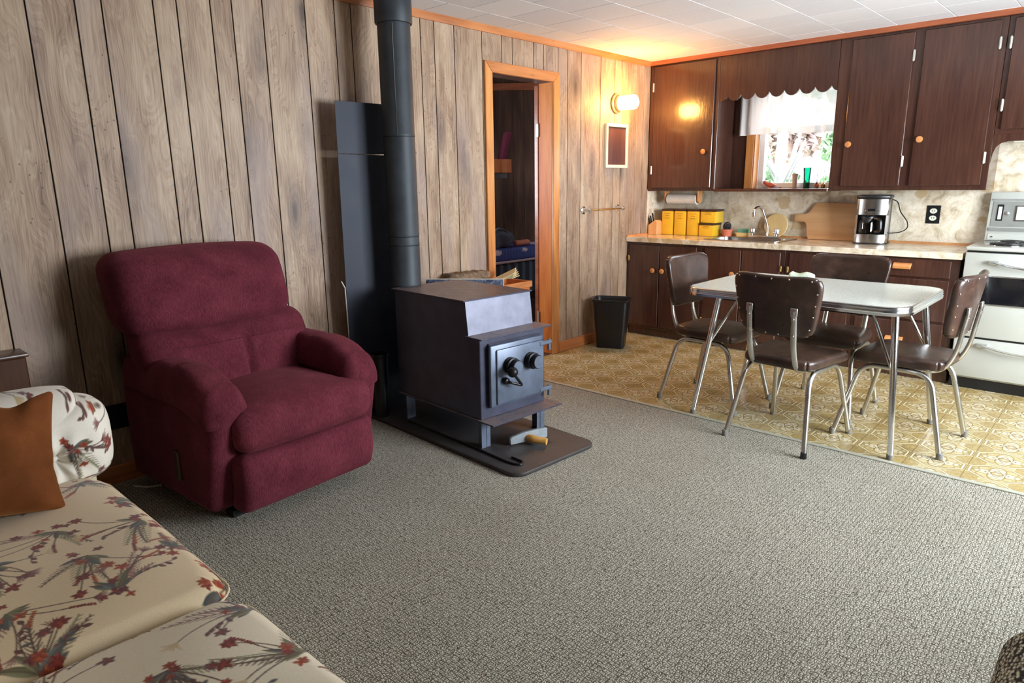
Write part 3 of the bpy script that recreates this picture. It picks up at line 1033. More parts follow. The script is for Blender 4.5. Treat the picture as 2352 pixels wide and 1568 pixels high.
def base(name, x0, x1, label):
    t = thing(name, (0, 0, 0), 0, label, 'cabinet', 'dark kitchen base cabinets')
    if 'sink' in name:
        MB().box(x0 + .001, x1 - .001, BF, BF + .03, KZ, 0.848, .002).box(x0 + .001, x1 - .001, BF + .03, -0.008, KZ, 0.70).build('body', m_cab, t, 30)
    else:
        MB().box(x0 + .001, x1 - .001, BF, -0.008, KZ, 0.848, .002).build('body', m_cab, t, 30)
    MB().box(x0 + .001, x1 - .001, BF + .03, -0.2, 0.0, KZ).build('kick_board', m_cab, t, 30)
    return t


b1 = base('base_cabinet', 0.003, 0.735, 'dark brown base cabinet with two doors beside the waste bin')
cab_door(b1, 0.035, 0.340, 0.10, 0.825, BF, (0.290, 0.603), ((0.030, 0.70), (0.030, 0.22)))
cab_door(b1, 0.346, 0.695, 0.10, 0.825, BF, (0.382, 0.603), ((0.700, 0.20),))
b2 = base('sink_cabinet', 0.735, 1.435, 'dark brown base cabinet with two doors under the sink')
cab_door(b2, 0.770, 1.085, 0.10, 0.825, BF, (1.025, 0.628), ((0.764, 0.66), (0.764, 0.22)))
cab_door(b2, 1.091, 1.402, 0.10, 0.825, BF, None, ((1.409, 0.70), (1.409, 0.22)))
b3 = base('base_cabinet', 1.435, 1.945, 'dark brown single-door base cabinet beside the drawer unit')
cab_door(b3, 1.470, 1.918, 0.10, 0.825, BF, (1.885, 0.61), ((1.463, 0.70), (1.463, 0.22)))
b4 = base('drawer_cabinet', 1.945, 2.580, 'dark brown drawer unit next to the white range')
for z0, z1, pz in ((0.712, 0.832, 0.785), (0.415, 0.700, 0.515), (0.10, 0.402, 0.27)):
    d = MB().box(1.972, 2.530, BF - .018, BF, z0, z1, .005).build('drawer', m_cab, b4, 30)
    px = 2.245
    MB().prism([(BF - .018, pz + .02), (BF - .042, pz + .012), (BF - .05, pz - .004), (BF - .046, pz - .02), (BF - .036, pz - .02), (BF - .036, pz - .01), (BF - .018, pz + .004)], px - .055, px + .055, 'x', .002).build('pull', m_pine_x if False else m_knob, d, 30)

# countertop with sink opening
CZ = 0.888
CY = -0.645
SX0, SX1, SY0, SY1 = 0.70, 1.32, -0.54, -0.10
top = thing('countertop', (0, 0, 0), 0, 'marbled beige laminate countertop running along the kitchen wall', 'countertop')
c = MB()
c.box(0.003, SX0, CY, -0.007, .849, CZ).box(SX1, 2.588, CY, -0.007, .849, CZ).box(SX0, SX1, CY, SY0, .849, CZ).box(SX0, SX1, SY1, -0.007, .849, CZ)
c.build('worktop', m_counter, top, 30)
MB().box(0.003, 2.588, CY - .004, CY, .846, CZ - .001, .0015).build('edge_band', m_counter, top, 30)
MB().prism([(-.007, CZ), (-.022, CZ), (-.018, CZ + .012), (-.007, CZ + .016)], 0.004, 2.588, 'x').build('back_strip', m_knob, top)
MB().prism([(.004, CZ), (.018, CZ), (.014, CZ + .010), (.004, CZ + .014)], CY, -0.022, 'y').build('side_strip', m_knob, top)

# sink
sk = thing('sink', (0, 0, 0), 0, 'stainless steel sink set into the marbled countertop', 'sink')
out = rrect(SX0 - .012, SX1 + .012, SY0 - .012, SY1 + .012, .05, 6)
inn = rrect(SX0 + .03, SX1 - .03, SY0 + .03, SY1 - .09, .07, 6)
nn = len(out)
V = [(x, y, CZ + .0005) for x, y in out] + [(x * .998 + .002 * (SX0 + SX1) / 2, y, CZ + .006) for x, y in out] + [(x, y, CZ + .004) for x, y in inn]
F = []
for i in range(nn):
    j = (i + 1) % nn
    F += [(i, j, nn + j, nn + i), (nn + i, nn + j, 2 * nn + j, 2 * nn + i)]
MB().add(V, F).build('rim', m_steel, sk)
V = [(x, y, CZ + .004) for x, y in inn] + [(x * .94 + .06 * 1.01, y * .94 + .06 * -.35, CZ - .16) for x, y in inn]
F = [(i, (i + 1) % nn, nn + (i + 1) % nn, nn + i) for i in range(nn)] + [tuple(range(nn, 2 * nn))]
MB().add(V, F).build('basin', m_steel, sk, 50)

# faucet
fx, fy = 1.055, -0.145
fc = thing('faucet', (fx, fy, CZ + .004), 0, 'chrome two-handle faucet with a tall swan-neck spout behind the sink', 'faucet')
MB().box(-.13, .13, -.025, .025, 0, .018, .008, 2).build('base_plate', m_chrome, fc)
MB().tube(fillet([(.03, 0, .015), (.03, 0, .09), (-.02, -.01, .235), (-.035, -.05, .262), (-.05, -.10, .245), (-.052, -.11, .20)], .03, 5), .0105, 12).build('spout', m_chrome, fc)
MB().lathe([(.013, 0), (.015, .012), (.015, .03), (.011, .034)], 14, T(-.052, -.11, .178)).build('aerator', m_chrome, fc)
for sx in (-.105, .105):
    k = MB()
    for q in range(8):
        a = q * PI / 4
        k.rbox((sx + .016 * math.cos(a), .016 * math.sin(a), .055), (.009, .009, .024), .008, (1, 1, 1), 2)
    k.cyl((sx, 0, .01), (sx, 0, .04), .012)
    k.build('tap_handle', m_clear if False else m_chrome, fc)

# canisters
def canister(x0, x1, y0, y1, z0, z1, label):
    t = thing('canister', ((x0 + x1) / 2, (y0 + y1) / 2, z0), 0, label, 'canister', 'yellow kitchen canisters')
    hx, hy, h = (x1 - x0) / 2, (y1 - y0) / 2, z1 - z0
    MB().box(-hx, hx, -hy, hy, 0, h - .016, .008, 2).build('body', m_yellow, t)
    MB().box(-hx - .002, hx + .002, -hy - .002, hy + .002, h - .018, h, .004, 2).build('lid', m_lid, t)
    mk = MB()
    zc = h * .70
    for q, (L, dz) in enumerate(((.62, .030), (.38, .010), (.5, -.012))):
        pth = [(-hx * L * .9 + hx * L * 1.8 * i / 18, -hy - .0006, zc + dz * min(1, h / .2) + .0045 * math.sin(i * 2.1 + q)) for i in range(19)]
        mk.tube(pth, .0011, 5)
    mk.build('print_marks', m_mark, t)
    return t


cz = CZ + .0006
canister(0.118, 0.232, -0.235, -0.10, cz, 1.122, 'tall yellow tin canister next to the knife block')
canister(0.246, 0.362, -0.235, -0.10, cz, 1.122, 'tall yellow tin canister in the middle of the tall three')
canister(0.376, 0.492, -0.235, -0.10, cz, 1.122, 'tall yellow tin canister touching the two stacked short ones')
canister(0.500, 0.640, -0.245, -0.09, cz, 1.004, 'short yellow tin canister, lower of the stacked pair')
canister(0.508, 0.652, -0.235, -0.075, 1.0046, 1.122, 'short yellow tin canister, upper of the stacked pair')

# knife block
kb = thing('knife_block', (0.074, -0.27, CZ + .0005), 0, 'small pale wooden knife block holding black-handled knives in the counter corner', 'knife block')
MB().prism([(-.05, 0), (.045, 0), (.045, .115), (.02, .135), (-.05, .088)], -.045, .045, 'y', .004).build('block', m_blockw, kb)
for q, (xx, yy, zz, L) in enumerate(((-.038, -.02, .095, .075), (-.020, -.022, .105, .085), (.0, -.02, .117, .095))):
    MB().rbox((0, 0, 0), (.0075, .006, L / 2), .0055, (1, 1, 4), 3, M=T(xx - .014, yy, zz + L / 2 - .015) @ RY(-14)).build('knife_handle', m_black, kb)
    MB().cyl((xx - .012, yy - .0065, zz + L * .5), (xx - .012, yy - .0055, zz + L * .5), .002, seg=8).build('rivet', m_tack, kb)

# paper towel holder under the corner cabinet
pt = thing('paper_towel_holder', (0.29, -0.17, ZB), 0, 'wooden under-cabinet holder with a white paper towel roll', 'towel holder')
for sx in (-.165, .165):
    MB().prism([(-.04, -.001), (.04, -.001), (.035, -.09), (.012, -.112), (-.012, -.112), (-.035, -.09)], sx - .008, sx + .008, 'x', .003).build('bracket', m_knob, pt)
MB().lathe([(.02, -.145), (.047, -.145), (.047, .145), (.02, .145)], 28, T(0, 0, -.075) @ RY(90)).build('paper_roll', m_paper, pt)
MB().cyl((-.16, 0, -.075), (.16, 0, -.075), .0085).build('dowel', m_knob, pt)

# scourer in pot, sponge in dish
sp = thing('scouring_pot', (0.715, -0.13, CZ + .0005), 0, 'small terracotta pot holding a dark wire scourer beside the sink', 'pot')
MB().lathe([(.038, 0), (.046, .052), (.050, .053), (.050, .062), (.044, .062), (.038, .012), (0, .012)], 24).build('pot', m_terra, sp)
sw = MB()
rg = random.Random(3)
for k in range(26):
    a = rg.uniform(0, 6.28); e = rg.uniform(-.3, 1.4)
    R_ = .036
    path = []
    for i in range(17):
        b_ = 2 * PI * i / 16
        v = Vector((R_ * math.cos(b_), R_ * math.sin(b_) * .9, 0))
        v = Matrix.Rotation(e, 3, 'X') @ v
        v = Matrix.Rotation(a, 3, 'Z') @ v
        path.append((v.x * .95, v.y * .95, v.z * 1.25 + .085))
    sw.tube(path, .0022, 5)
sw.build('wire_scourer', m_scour, sp)
sd = thing('soap_dish', (0.845, -0.085, CZ + .0005), 0, 'cream oblong dish with rounded ends beside the scouring pot', 'dish')
MB().prism(rrect(-.055, .055, -.035, .035, .02), 0, .006, 'z').build('dish_base', m_dish, sd)
o_, i_ = rrect(-.066, .066, -.044, .044, .026), rrect(-.06, .06, -.038, .038, .022)
b_ = rrect(-.055, .055, -.035, .035, .02)
n_ = len(o_)
V = [(x, y, .002) for x, y in b_] + [(x, y, .036) for x, y in o_] + [(x, y, .036) for x, y in i_] + [(x * .95, y * .95, .008) for x, y in b_]
F = []
for i in range(n_):
    j = (i + 1) % n_
    for q in range(3): F.append((q * n_ + i, q * n_ + j, (q + 1) * n_ + j, (q + 1) * n_ + i))
MB().add(V, F).build('dish_wall', m_dish, sd)
sg = MB().rbox((0, 0, .03), (.047, .028, .030), .007, (3, 3, 2), 2).build('sponge', m_sponge, None, 40)
sg.location = (0.847, -0.083, CZ + .007)
tag(sg, 'teal kitchen sponge sitting in the cream dish', 'sponge')

# round board leaning on the backsplash
rb = thing('round_cutting_board', (1.118, -0.075, CZ + .001), 0, 'round pale pine board leaning on the backsplash behind the faucet', 'cutting board')
M_ = T(0, .02, .103) @ RX(90 - 10)
MB().lathe([(0, -.008), (.097, -.008), (.102, -.004), (.102, .004), (.097, .008), (0, .008)], 40, M_).build('board', m_roundw, rb)

# paddle cutting board
pb = thing('paddle_cutting_board', (1.61, -0.075, CZ + .001), 0, 'large beech paddle cutting board with a short handle leaning on the backsplash', 'cutting board')
pl = [(-.215, 0), (.235, 0), (.24, .03), (.24, .27), (.23, .29), (-.14, .30), (-.185, .292), (-.215, .24), (-.235, .215), (-.262, .205), (-.335, .205), (-.342, .198), (-.342, .148), (-.335, .14), (-.262, .14), (-.245, .128), (-.235, .09), (-.232, .05)]
MB().prism(pl, -.010, .010, 'y', .004, 2, M=T(0, .015, 0) @ RX(-6)).build('board', m_beech, pb)

# coffee maker
cm = thing('coffee_maker', (1.905, -0.175, CZ + .0008), math.radians(8), 'stainless steel and black drip coffee maker on the counter', 'coffee maker')
def cmpoly(w, d0, d1, bulge, n=10):
    p = [(-w, d1), (-w, d0)]
    for i in range(1, n):
        t_ = -1 + 2 * i / n
        p.append((w * t_, d0 - bulge * (1 - t_ * t_)))
    return p + [(w, d0), (w, d1)]
MB().prism(cmpoly(.098, -.02, .10, .0), .008, .335, 'z', .006).build('rear_body', m_black, cm)
MB().prism(cmpoly(.10, -.085, -.02, .035), .008, .075, 'z', .003).build('base', m_steel, cm)
MB().prism(cmpoly(.10, -.085, -.02, .035), .215, .335, 'z', .003).build('brew_head', m_steel, cm)
MB().prism([(-.10, -.085), (-.086, -.098), (-.086, -.02), (-.10, -.02)], .075, .215, 'z').build('left_cheek', m_steel, cm)
MB().prism([(.086, -.098), (.10, -.085), (.10, -.02), (.086, -.02)], .075, .215, 'z').build('right_cheek', m_steel, cm)
MB().prism(cmpoly(.104, -.09, .105, .036), .335, .362, 'z', .008, 2).build('lid', m_black, cm)
MB().prism(cmpoly(.104, -.09, .105, .036), 0.0, .010, 'z', .002).build('foot', m_black, cm)
cf_ = MB().lathe([(.048, .078), (.056, .085), (.058, .15), (.046, .19), (.044, .19)], 24, T(-.022, -.062, 0)).build('carafe', m_clear, cm)
MB().lathe([(.0, .188), (.05, .188), (.05, .204), (.0, .206)], 24, T(-.022, -.062, 0)).build('carafe_lid', m_black, cf_)
MB().tube(fillet([(.02, -.10, .19), (.058, -.128, .185), (.062, -.13, .10), (.03, -.105, .092)], .02, 4), .011, 8).build('carafe_handle', m_black, cf_)
MB().box(-.025, .02, -.1235, -.118, .245, .262, .001).build('display', m_blackglass, cm)
for q in range(5):
    MB().cyl((-.045 + .022 * q, -.1205, .236 + (.012 if q in (0, 4) else 0)), (-.045 + .022 * q, -.115, .236 + (.012 if q in (0, 4) else 0)), .004, seg=10).build('button', m_tack, cm)
MB().tube(fillet([(.085, .103, .33), (.13, .108, .31), (.145, .108, .24), (.20, .112, .16), (.205, .112, .11), (.16, .108, .078), (.07, .103, .07)], .04, 5), .0036, 6).build('power_cord', m_black, cm)
cm.scale = (1.1, 1.0, 1.0)

# outlet
ol = thing('wall_outlet', (2.264, -0.0065, 1.105), 0, 'black double wall outlet with cream sockets on the backsplash', 'outlet')
MB().box(-.045, .045, -.005, 0, -.066, .066, .002).build('cover_plate', m_black, ol)
for z in (.026, -.026):
    s_ = MB().prism([(.024 * math.cos(a), z + .019 * math.sin(a)) for a in [i * PI / 8 for i in range(16)]], -.0075, -.004, 'y').build('socket', m_dial, ol)
    MB().box(-.009, -.006, -.0082, -.0073, z - .004, z + .008).box(.006, .009, -.0082, -.0073, z - .004, z + .008).build('slots', m_black, s_)

# sill ornaments
SZ = WZ0 + .0005
bd = thing('clay_bird', (1.005, 0.03, SZ), 0.1, 'small red clay bird on the kitchen window sill', 'figurine')
def birddef(v):
    w = v.copy(); t_ = (v[:, 0] + .05) / .1
    s_ = np.sin(np.clip(t_, 0.02, .98) * PI) ** .6
    w[:, 1] *= s_; w[:, 2] *= s_; w[:, 2] += .018 * (0.5 - t_)
    return w
MB().rbox((0, 0, .030), (.06, .017, .021), .016, (8, 1, 1), 4, birddef).build('body', m_redbird, bd)
MB().rbox((-.045, 0, .052), (.015, .011, .012), .011, (1, 1, 1), 4).cyl((-.058, 0, .052), (-.072, 0, .056), .005, .0005).build('head', m_redbird, bd)
MB().cyl((0, 0, 0), (0, 0, .018), .014, .008).build('foot', m_redbird, bd)
vz = thing('bud_vase', (1.215, 0.03, SZ), 0, 'slim pale clay vase on the window sill in front of the birch trunk', 'vase')
MB().lathe([(.014, 0), (.016, .01), (.021, .06), (.026, .118), (.023, .118), (.016, .05), (.0, .01)], 20).build('vase', plain('pale_clay', (214, 190, 180), 0.5), vz)
gb = thing('teal_tumbler', (1.305, 0.05, SZ), 0, 'tall teal glass tumbler on the window sill', 'glass')
MB().lathe([(.0, .0), (.022, 0), (.026, .06), (.034, .165), (.032, .165), (.024, .06), (.02, .006), (0, .006)], 24).build('glass', m_gobl, gb)
for q, (x, h) in enumerate(((1.395, .10), (1.447, .13))):
    fg = thing('brass_figure', (x, 0.03, SZ), 0, ['tiny dark figure with a thin stem on the window sill', 'little brass bell ornament with a thin stem on the window sill'][q], 'figurine')
    MB().lathe([(.016, 0), (.017, .008), (.008, .014), (.013, .03), (.006, .042), (.003, .05), (.002, h), (.004, h + .006), (0, h + .01)], 14).build('stem', m_brass if q else m_bark, fg)
    MB().rbox((0, 0, .022), (.017, .012, .012), .006, (1, 1, 1), 2).build('body', m_brass if q else m_redbird, fg)
pbk = thing('pebble', (1.105, 0.01, SZ), 0, 'tiny pinkish pebble on the window sill beside the clay bird', 'pebble')
MB().rbox((0, 0, .007), (.011, .008, .007), .006, (1, 1, 1), 3).build('stone', m_terra, pbk)

# ------------------------------------------------------------------ range
RX0, RX1, RF = 2.600, 3.365, -0.655
rg_ = thing('kitchen_range', (0, 0, 0), 0, 'white enamel electric range with chrome handles beside the counter', 'stove')
MB().box(RX0 + .004, RX1 - .004, RF + .03, -.02, .0, .075).build('kick_plate', m_black, rg_)
MB().box(RX0 + .002, RX1 - .002, RF + .022, -.012, .07, .905, .004).build('body', m_white, rg_)
MB().box(RX0, RX1, RF - .012, -.012, .912, .938, .010, 3).build('cooktop', m_white, rg_)
MB().box(RX0 + .01, RX1 - .01, RF + .01, RF + .03, .900, .913).build('vent_gap', m_black, rg_)
MB().box(RX0 + .004, RX1 - .004, RF + .012, RF + .03, .338, .354).build('drawer_gap', m_black, rg_)
od = MB().box(RX0 + .003, RX1 - .003, RF, RF + .022, .352, .900, .008, 2).build('oven_door', m_white, rg_)
MB().prism(rrect(RX0 + .098, RX1 - .098, .575, .752, .03), RF - .004, RF + .002, 'y').build('oven_window', m_blackglass, od)
fr = MB()
o_, i_ = rrect(RX0 + .092, RX1 - .092, .569, .758, .034), rrect(RX0 + .100, RX1 - .100, .577, .750, .028)
n_ = len(o_)
V = [(x, RF - .006, z) for x, z in o_] + [(x, RF - .006, z) for x, z in i_] + [(x, RF + .002, z) for x, z in o_] + [(x, RF - .003, z) for x, z in i_]
F = []
for i in range(n_):
    j = (i + 1) % n_
    F += [(i, j, n_ + j, n_ + i), (i, j, 2 * n_ + j, 2 * n_ + i), (n_ + i, n_ + j, 3 * n_ + j, 3 * n_ + i)]
fr.add(V, F).build('window_bezel', m_chrome, od)
dr = MB().box(RX0 + .003, RX1 - .003, RF, RF + .022, .082, .340, .008, 2).build('drawer', m_white, rg_)
def rhandle(par, z):
    xa, xb = RX0 + .165, RX1 - .165
    n = 16
    path = [(xa + (xb - xa) * i / n, RF - .028 - .012 * math.sin(PI * i / n), z - .030 * math.sin(PI * i / n)) for i in range(n + 1)]
    h_ = MB().tube(path, .0105, 10, (.75, 1)).build('handle', m_chrome, par)
    for x in (xa, xb):
        MB().box(x - .03, x + .03, RF - .034, RF, z - .012, z + .012, .004, 2).build('handle_end', m_alu, h_)
rhandle(od, .842); rhandle(dr, .305)
bp = MB().prism([(-.105, .938), (-.018, .938), (-.018, 1.268), (-.066, 1.268)], RX0 + .012, RX1 - .012, 'x', .006, 2).build('back_panel', m_white, rg_)
def onback(z): return -.105 + .039 * (z - .938) / .33
def bplate(name, x0, x1, z0, z1, th, mat, par=bp, bev=.002):
    V = [(x, onback(z) - t_, z) for t_ in (0, th) for z in (z0, z1) for x in (x0, x1)]
    F = [(0, 1, 3, 2), (4, 5, 7, 6), (0, 1, 5, 4), (2, 3, 7, 6), (0, 2, 6, 4), (1, 3, 7, 5)]
    return MB().add(V, F).build(name, mat, par)
bplate('control_plate', RX0 + .035, RX1 - .035, 1.035, 1.205, .004, m_alu)
bplate('rail', RX0 + .03, RX1 - .03, 1.005, 1.028, .010, m_alu)
bplate('rail', RX0 + .03, RX1 - .03, .945, .985, .004, m_white)
bplate('rail', RX0 + .03, RX1 - .03, 1.212, 1.222, .008, m_alu)
ck = bplate('switch_frame', RX0 + .062, RX0 + .098, 1.075, 1.185, .008, m_black)
bplate('switch_window', RX0 + .070, RX0 + .090, 1.085, 1.170, .010, m_dial, ck)
MB().lathe([(.010, 0), (.011, .012), (.0, .016)], 14, T(RX0 + .125, onback(1.125) - .004, 1.125) @ RX(90)).build('push_button', m_chrome, bp)
cl = bplate('clock_frame', RX0 + .165, RX0 + .33, 1.075, 1.178, .010, m_chrome)
cfz = bplate('clock_face', RX0 + .175, RX0 + .32, 1.082, 1.171, .013, m_dial, cl)
MB().cyl((RX0 + .2475, onback(1.127) - .013, 1.127), (RX0 + .2475, onback(1.127) - .022, 1.127), .008).box(RX0 + .244, RX0 + .251, onback(1.127) - .020, onback(1.127) - .016, 1.127, 1.16).build('pointer', m_black, bp)
for q in range(4):
    MB().lathe([(.02, 0), (.018, .02), (0, .022)], 18, T(RX0 + .40 + .08 * q, onback(1.125) - .004, 1.125) @ RX(90)).build('dial', m_black, bp)
MB().lathe([(.006, 0), (.006, .006), (0, .007)], 10, T(RX0 + .055, onback(.965) - .004, .965) @ RX(90)).build('screw', m_chrome, bp)
def burner(cx, cy, r):
    d_ = MB().lathe([(r * 1.12, .9385), (r * 1.12, .942), (r, .944), (r * .3, .940), (0, .940)], 28, T(cx, cy, 0)).build('drip_bowl', m_chrome, rg_)
    path = []
    for i in range(120):
        a = i / 120 * 2 * PI * 4
        q = r * (.25 + .72 * i / 119)
        path.append((cx + q * math.cos(a), cy + q * math.sin(a), .949))
    MB().tube(path, .0055, 6, (.7, 1)).build('coil', m_black, d_)
burner(RX0 + .19, -.46, .10); burner(RX0 + .19, -.22, .075); burner(RX1 - .19, -.46, .075); burner(RX1 - .19, -.22, .10)

# ------------------------------------------------------------------ left wall fittings
lp = thing('wall_lamp', (0.001, -0.85, 2.012), 0, 'lit wall lamp with an oblong opal glass shade near the corner cabinet', 'lamp')
MB().lathe([(0, 0), (.072, 0), (.078, .008), (.078, .018), (.070, .024), (0, .024)], 36, RY(90)).build('wall_plate', m_lampbase, lp)
MB().lathe([(.058, .024), (.062, .03), (.062, .045), (.058, .05), (0, .05)], 36, RY(90)).build('collar', m_lampbase, lp)
MB().lathe([(.046, .0505), (.052, .054), (.056, .062), (.057, .178), (.054, .190), (.046, .197), (.03, .200), (0, .201)], 36, RY(90)).build('glass_shade', m_shade, lp)
pf = thing('framed_panel', (0.001, -0.845, 1.487), 0, 'small cream-framed dark brown panel hanging under the wall lamp', 'picture frame')
def framed(w, h, t, fr, mat_f, mat_i, par):
    b = MB()
    for q in range(4):
        pass
    MB().prism([(-w, 0), (w, 0), (w - fr, fr), (-w + fr, fr)], 0, t, 'x', .002).build('frame_rail', mat_f, par)
    MB().prism([(-w, h), (w, h), (w - fr, h - fr), (-w + fr, h - fr)], 0, t, 'x', .002).build('frame_rail', mat_f, par)
    MB().prism([(-w, 0), (-w, h), (-w + fr, h - fr), (-w + fr, fr)], 0, t, 'x', .002).build('frame_rail', mat_f, par)
    MB().prism([(w, 0), (w, h), (w - fr, h - fr), (w - fr, fr)], 0, t, 'x', .002).build('frame_rail', mat_f, par)
    MB().box(.002, t * .5, -w + fr * .8, w - fr * .8, fr * .8, h - fr * .8).build('face', mat_i, par)
framed(.163, .362, .022, .026, m_framew, m_board, pf)
tb = thing('towel_bar', (0.0, -1.05, 1.145), 0, 'brass towel bar on clear brackets between the doorway and counter', 'towel bar')
for y in (-.245, .245):
    MB().lathe([(.032, .001), (.032, .010), (.02, .016), (.014, .04), (.018, .055), (.018, .072), (.012, .078), (0, .078)], 20, T(0, y, 0) @ RY(90)).build('bracket', m_chrome, tb)
MB().cyl((.06, -.245, 0), (.06, .245, 0), .007).build('bar', m_brass, tb)

# waste bin
wbn = thing('waste_bin', (0.212, -1.155, 0.0), 0, 'black plastic waste bin standing between the panelled wall and base cabinet', 'bin')
def ringloft(rings, closed_bottom=True):
    n = len(rings[0]); V = [p for r in rings for p in r]; F = []
    for q in range(len(rings) - 1):
        for i in range(n):
            j = (i + 1) % n
            F.append((q * n + i, q * n + j, (q + 1) * n + j, (q + 1) * n + i))
    F.append(tuple(range(n))[::-1])
    F.append(tuple((len(rings) - 1) * n + i for i in range(n)))
    return V, F
def rr(hx, hy, r, z): return [(x, y, z) for x, y in rrect(-hx, hx, -hy, hy, r, 4)]
V, F = ringloft([rr(.115, .088, .03, .0), rr(.145, .112, .035, .395), rr(.155, .122, .038, .40), rr(.158, .125, .038, .415), rr(.150, .117, .036, .415), rr(.138, .105, .033, .385), rr(.108, .082, .028, .008)])
MB().add(V, F, RZ(25)).build('bin_shell', m_black, wbn, 40)

# ------------------------------------------------------------------ dinette table
tb_ = thing('dinette_table', (0, 0, 0), 0, 'grey laminate dinette table with ribbed chrome edge and splayed chrome legs', 'table')
TX0, TX1, TY0, TY1, TZ = 1.495, 2.662, -2.292, -1.440, 0.765
MB().prism(rrect(TX0 + .004, TX1 - .004, TY0 + .004, TY1 - .004, .11, 8), TZ - .03, TZ, 'z', .002).build('tabletop', m_table, tb_)
prof = [(.002, .001), (.006, -.001), (.003, -.006), (.008, -.009), (.003, -.014), (.009, -.018), (.003, -.024), (.010, -.030), (.008, -.044), (.0, -.046), (-.004, -.044), (-.004, .0005)]
base_ = rrect(TX0, TX1, TY0, TY1, .114, 10)
n_ = len(base_)
V, F = [], []
for q, (off, dz) in enumerate(prof):
    for i, (x, y) in enumerate(rrect(TX0 - off, TX1 + off, TY0 - off, TY1 + off, .114 + off, 10)): V.append((x, y, TZ + dz))
for q in range(len(prof)):
    q2 = (q + 1) % len(prof)
    for i in range(n_):
        j = (i + 1) % n_
        F.append((q * n_ + i, q * n_ + j, q2 * n_ + j, q2 * n_ + i))
MB().add(V, F).build('chrome_edge', m_chrome, tb_, 50)
ap = MB().box(TX0 + .16, TX1 - .16, TY0 + .13, TY0 + .145, TZ - .075, TZ - .03).box(TX0 + .16, TX1 - .16, TY1 - .145, TY1 - .13, TZ - .075, TZ - .03).build('apron', m_blackiron, tb_)
feet = [(1.585, -2.273, 1.668, -2.175), (2.662, -2.268, 2.588, -2.170), (2.690, -1.560, 2.590, -1.590), (1.565, -1.560, 1.665, -1.590)]
for fx_, fy_, tx_, ty_ in feet:
    lg = MB().tube([(fx_, fy_, .0), (fx_, fy_, .03), (tx_, ty_, TZ - .03)], [.014, .0145, .0185], 14).build('leg', m_chrome, tb_)
    sx = 1 if tx_ < 2.1 else -1
    sy = 1 if ty_ < -1.9 else -1
    mid = Vector((fx_, fy_, 0)).lerp(Vector((tx_, ty_, TZ)), .55)
    MB().cyl(tuple(mid), (tx_ + sx * .12, ty_ + sy * .02, TZ - .03), .0075, seg=10).build('brace', m_chrome, lg)
    MB().lathe([(.017, 0), (.0175, .022), (.0145, .026)], 14, T(fx_, fy_, 0)).build('foot_cap', m_rubber, lg)
nk = thing('folded_napkin', (1.93, -1.63, TZ + .0008), 0.2, 'pale green patterned cloth lying on the dinette table', 'napkin')
MB().rbox((0, 0, .022), (.07, .05, .022), .012, (6, 6, 2), 3, lambda v: v + np.stack([0 * v[:, 0], 0 * v[:, 0], .006 * np.sin(v[:, 0] * 70) * (v[:, 2] > 0)], 1)).build('cloth', m_tealgreen, nk)

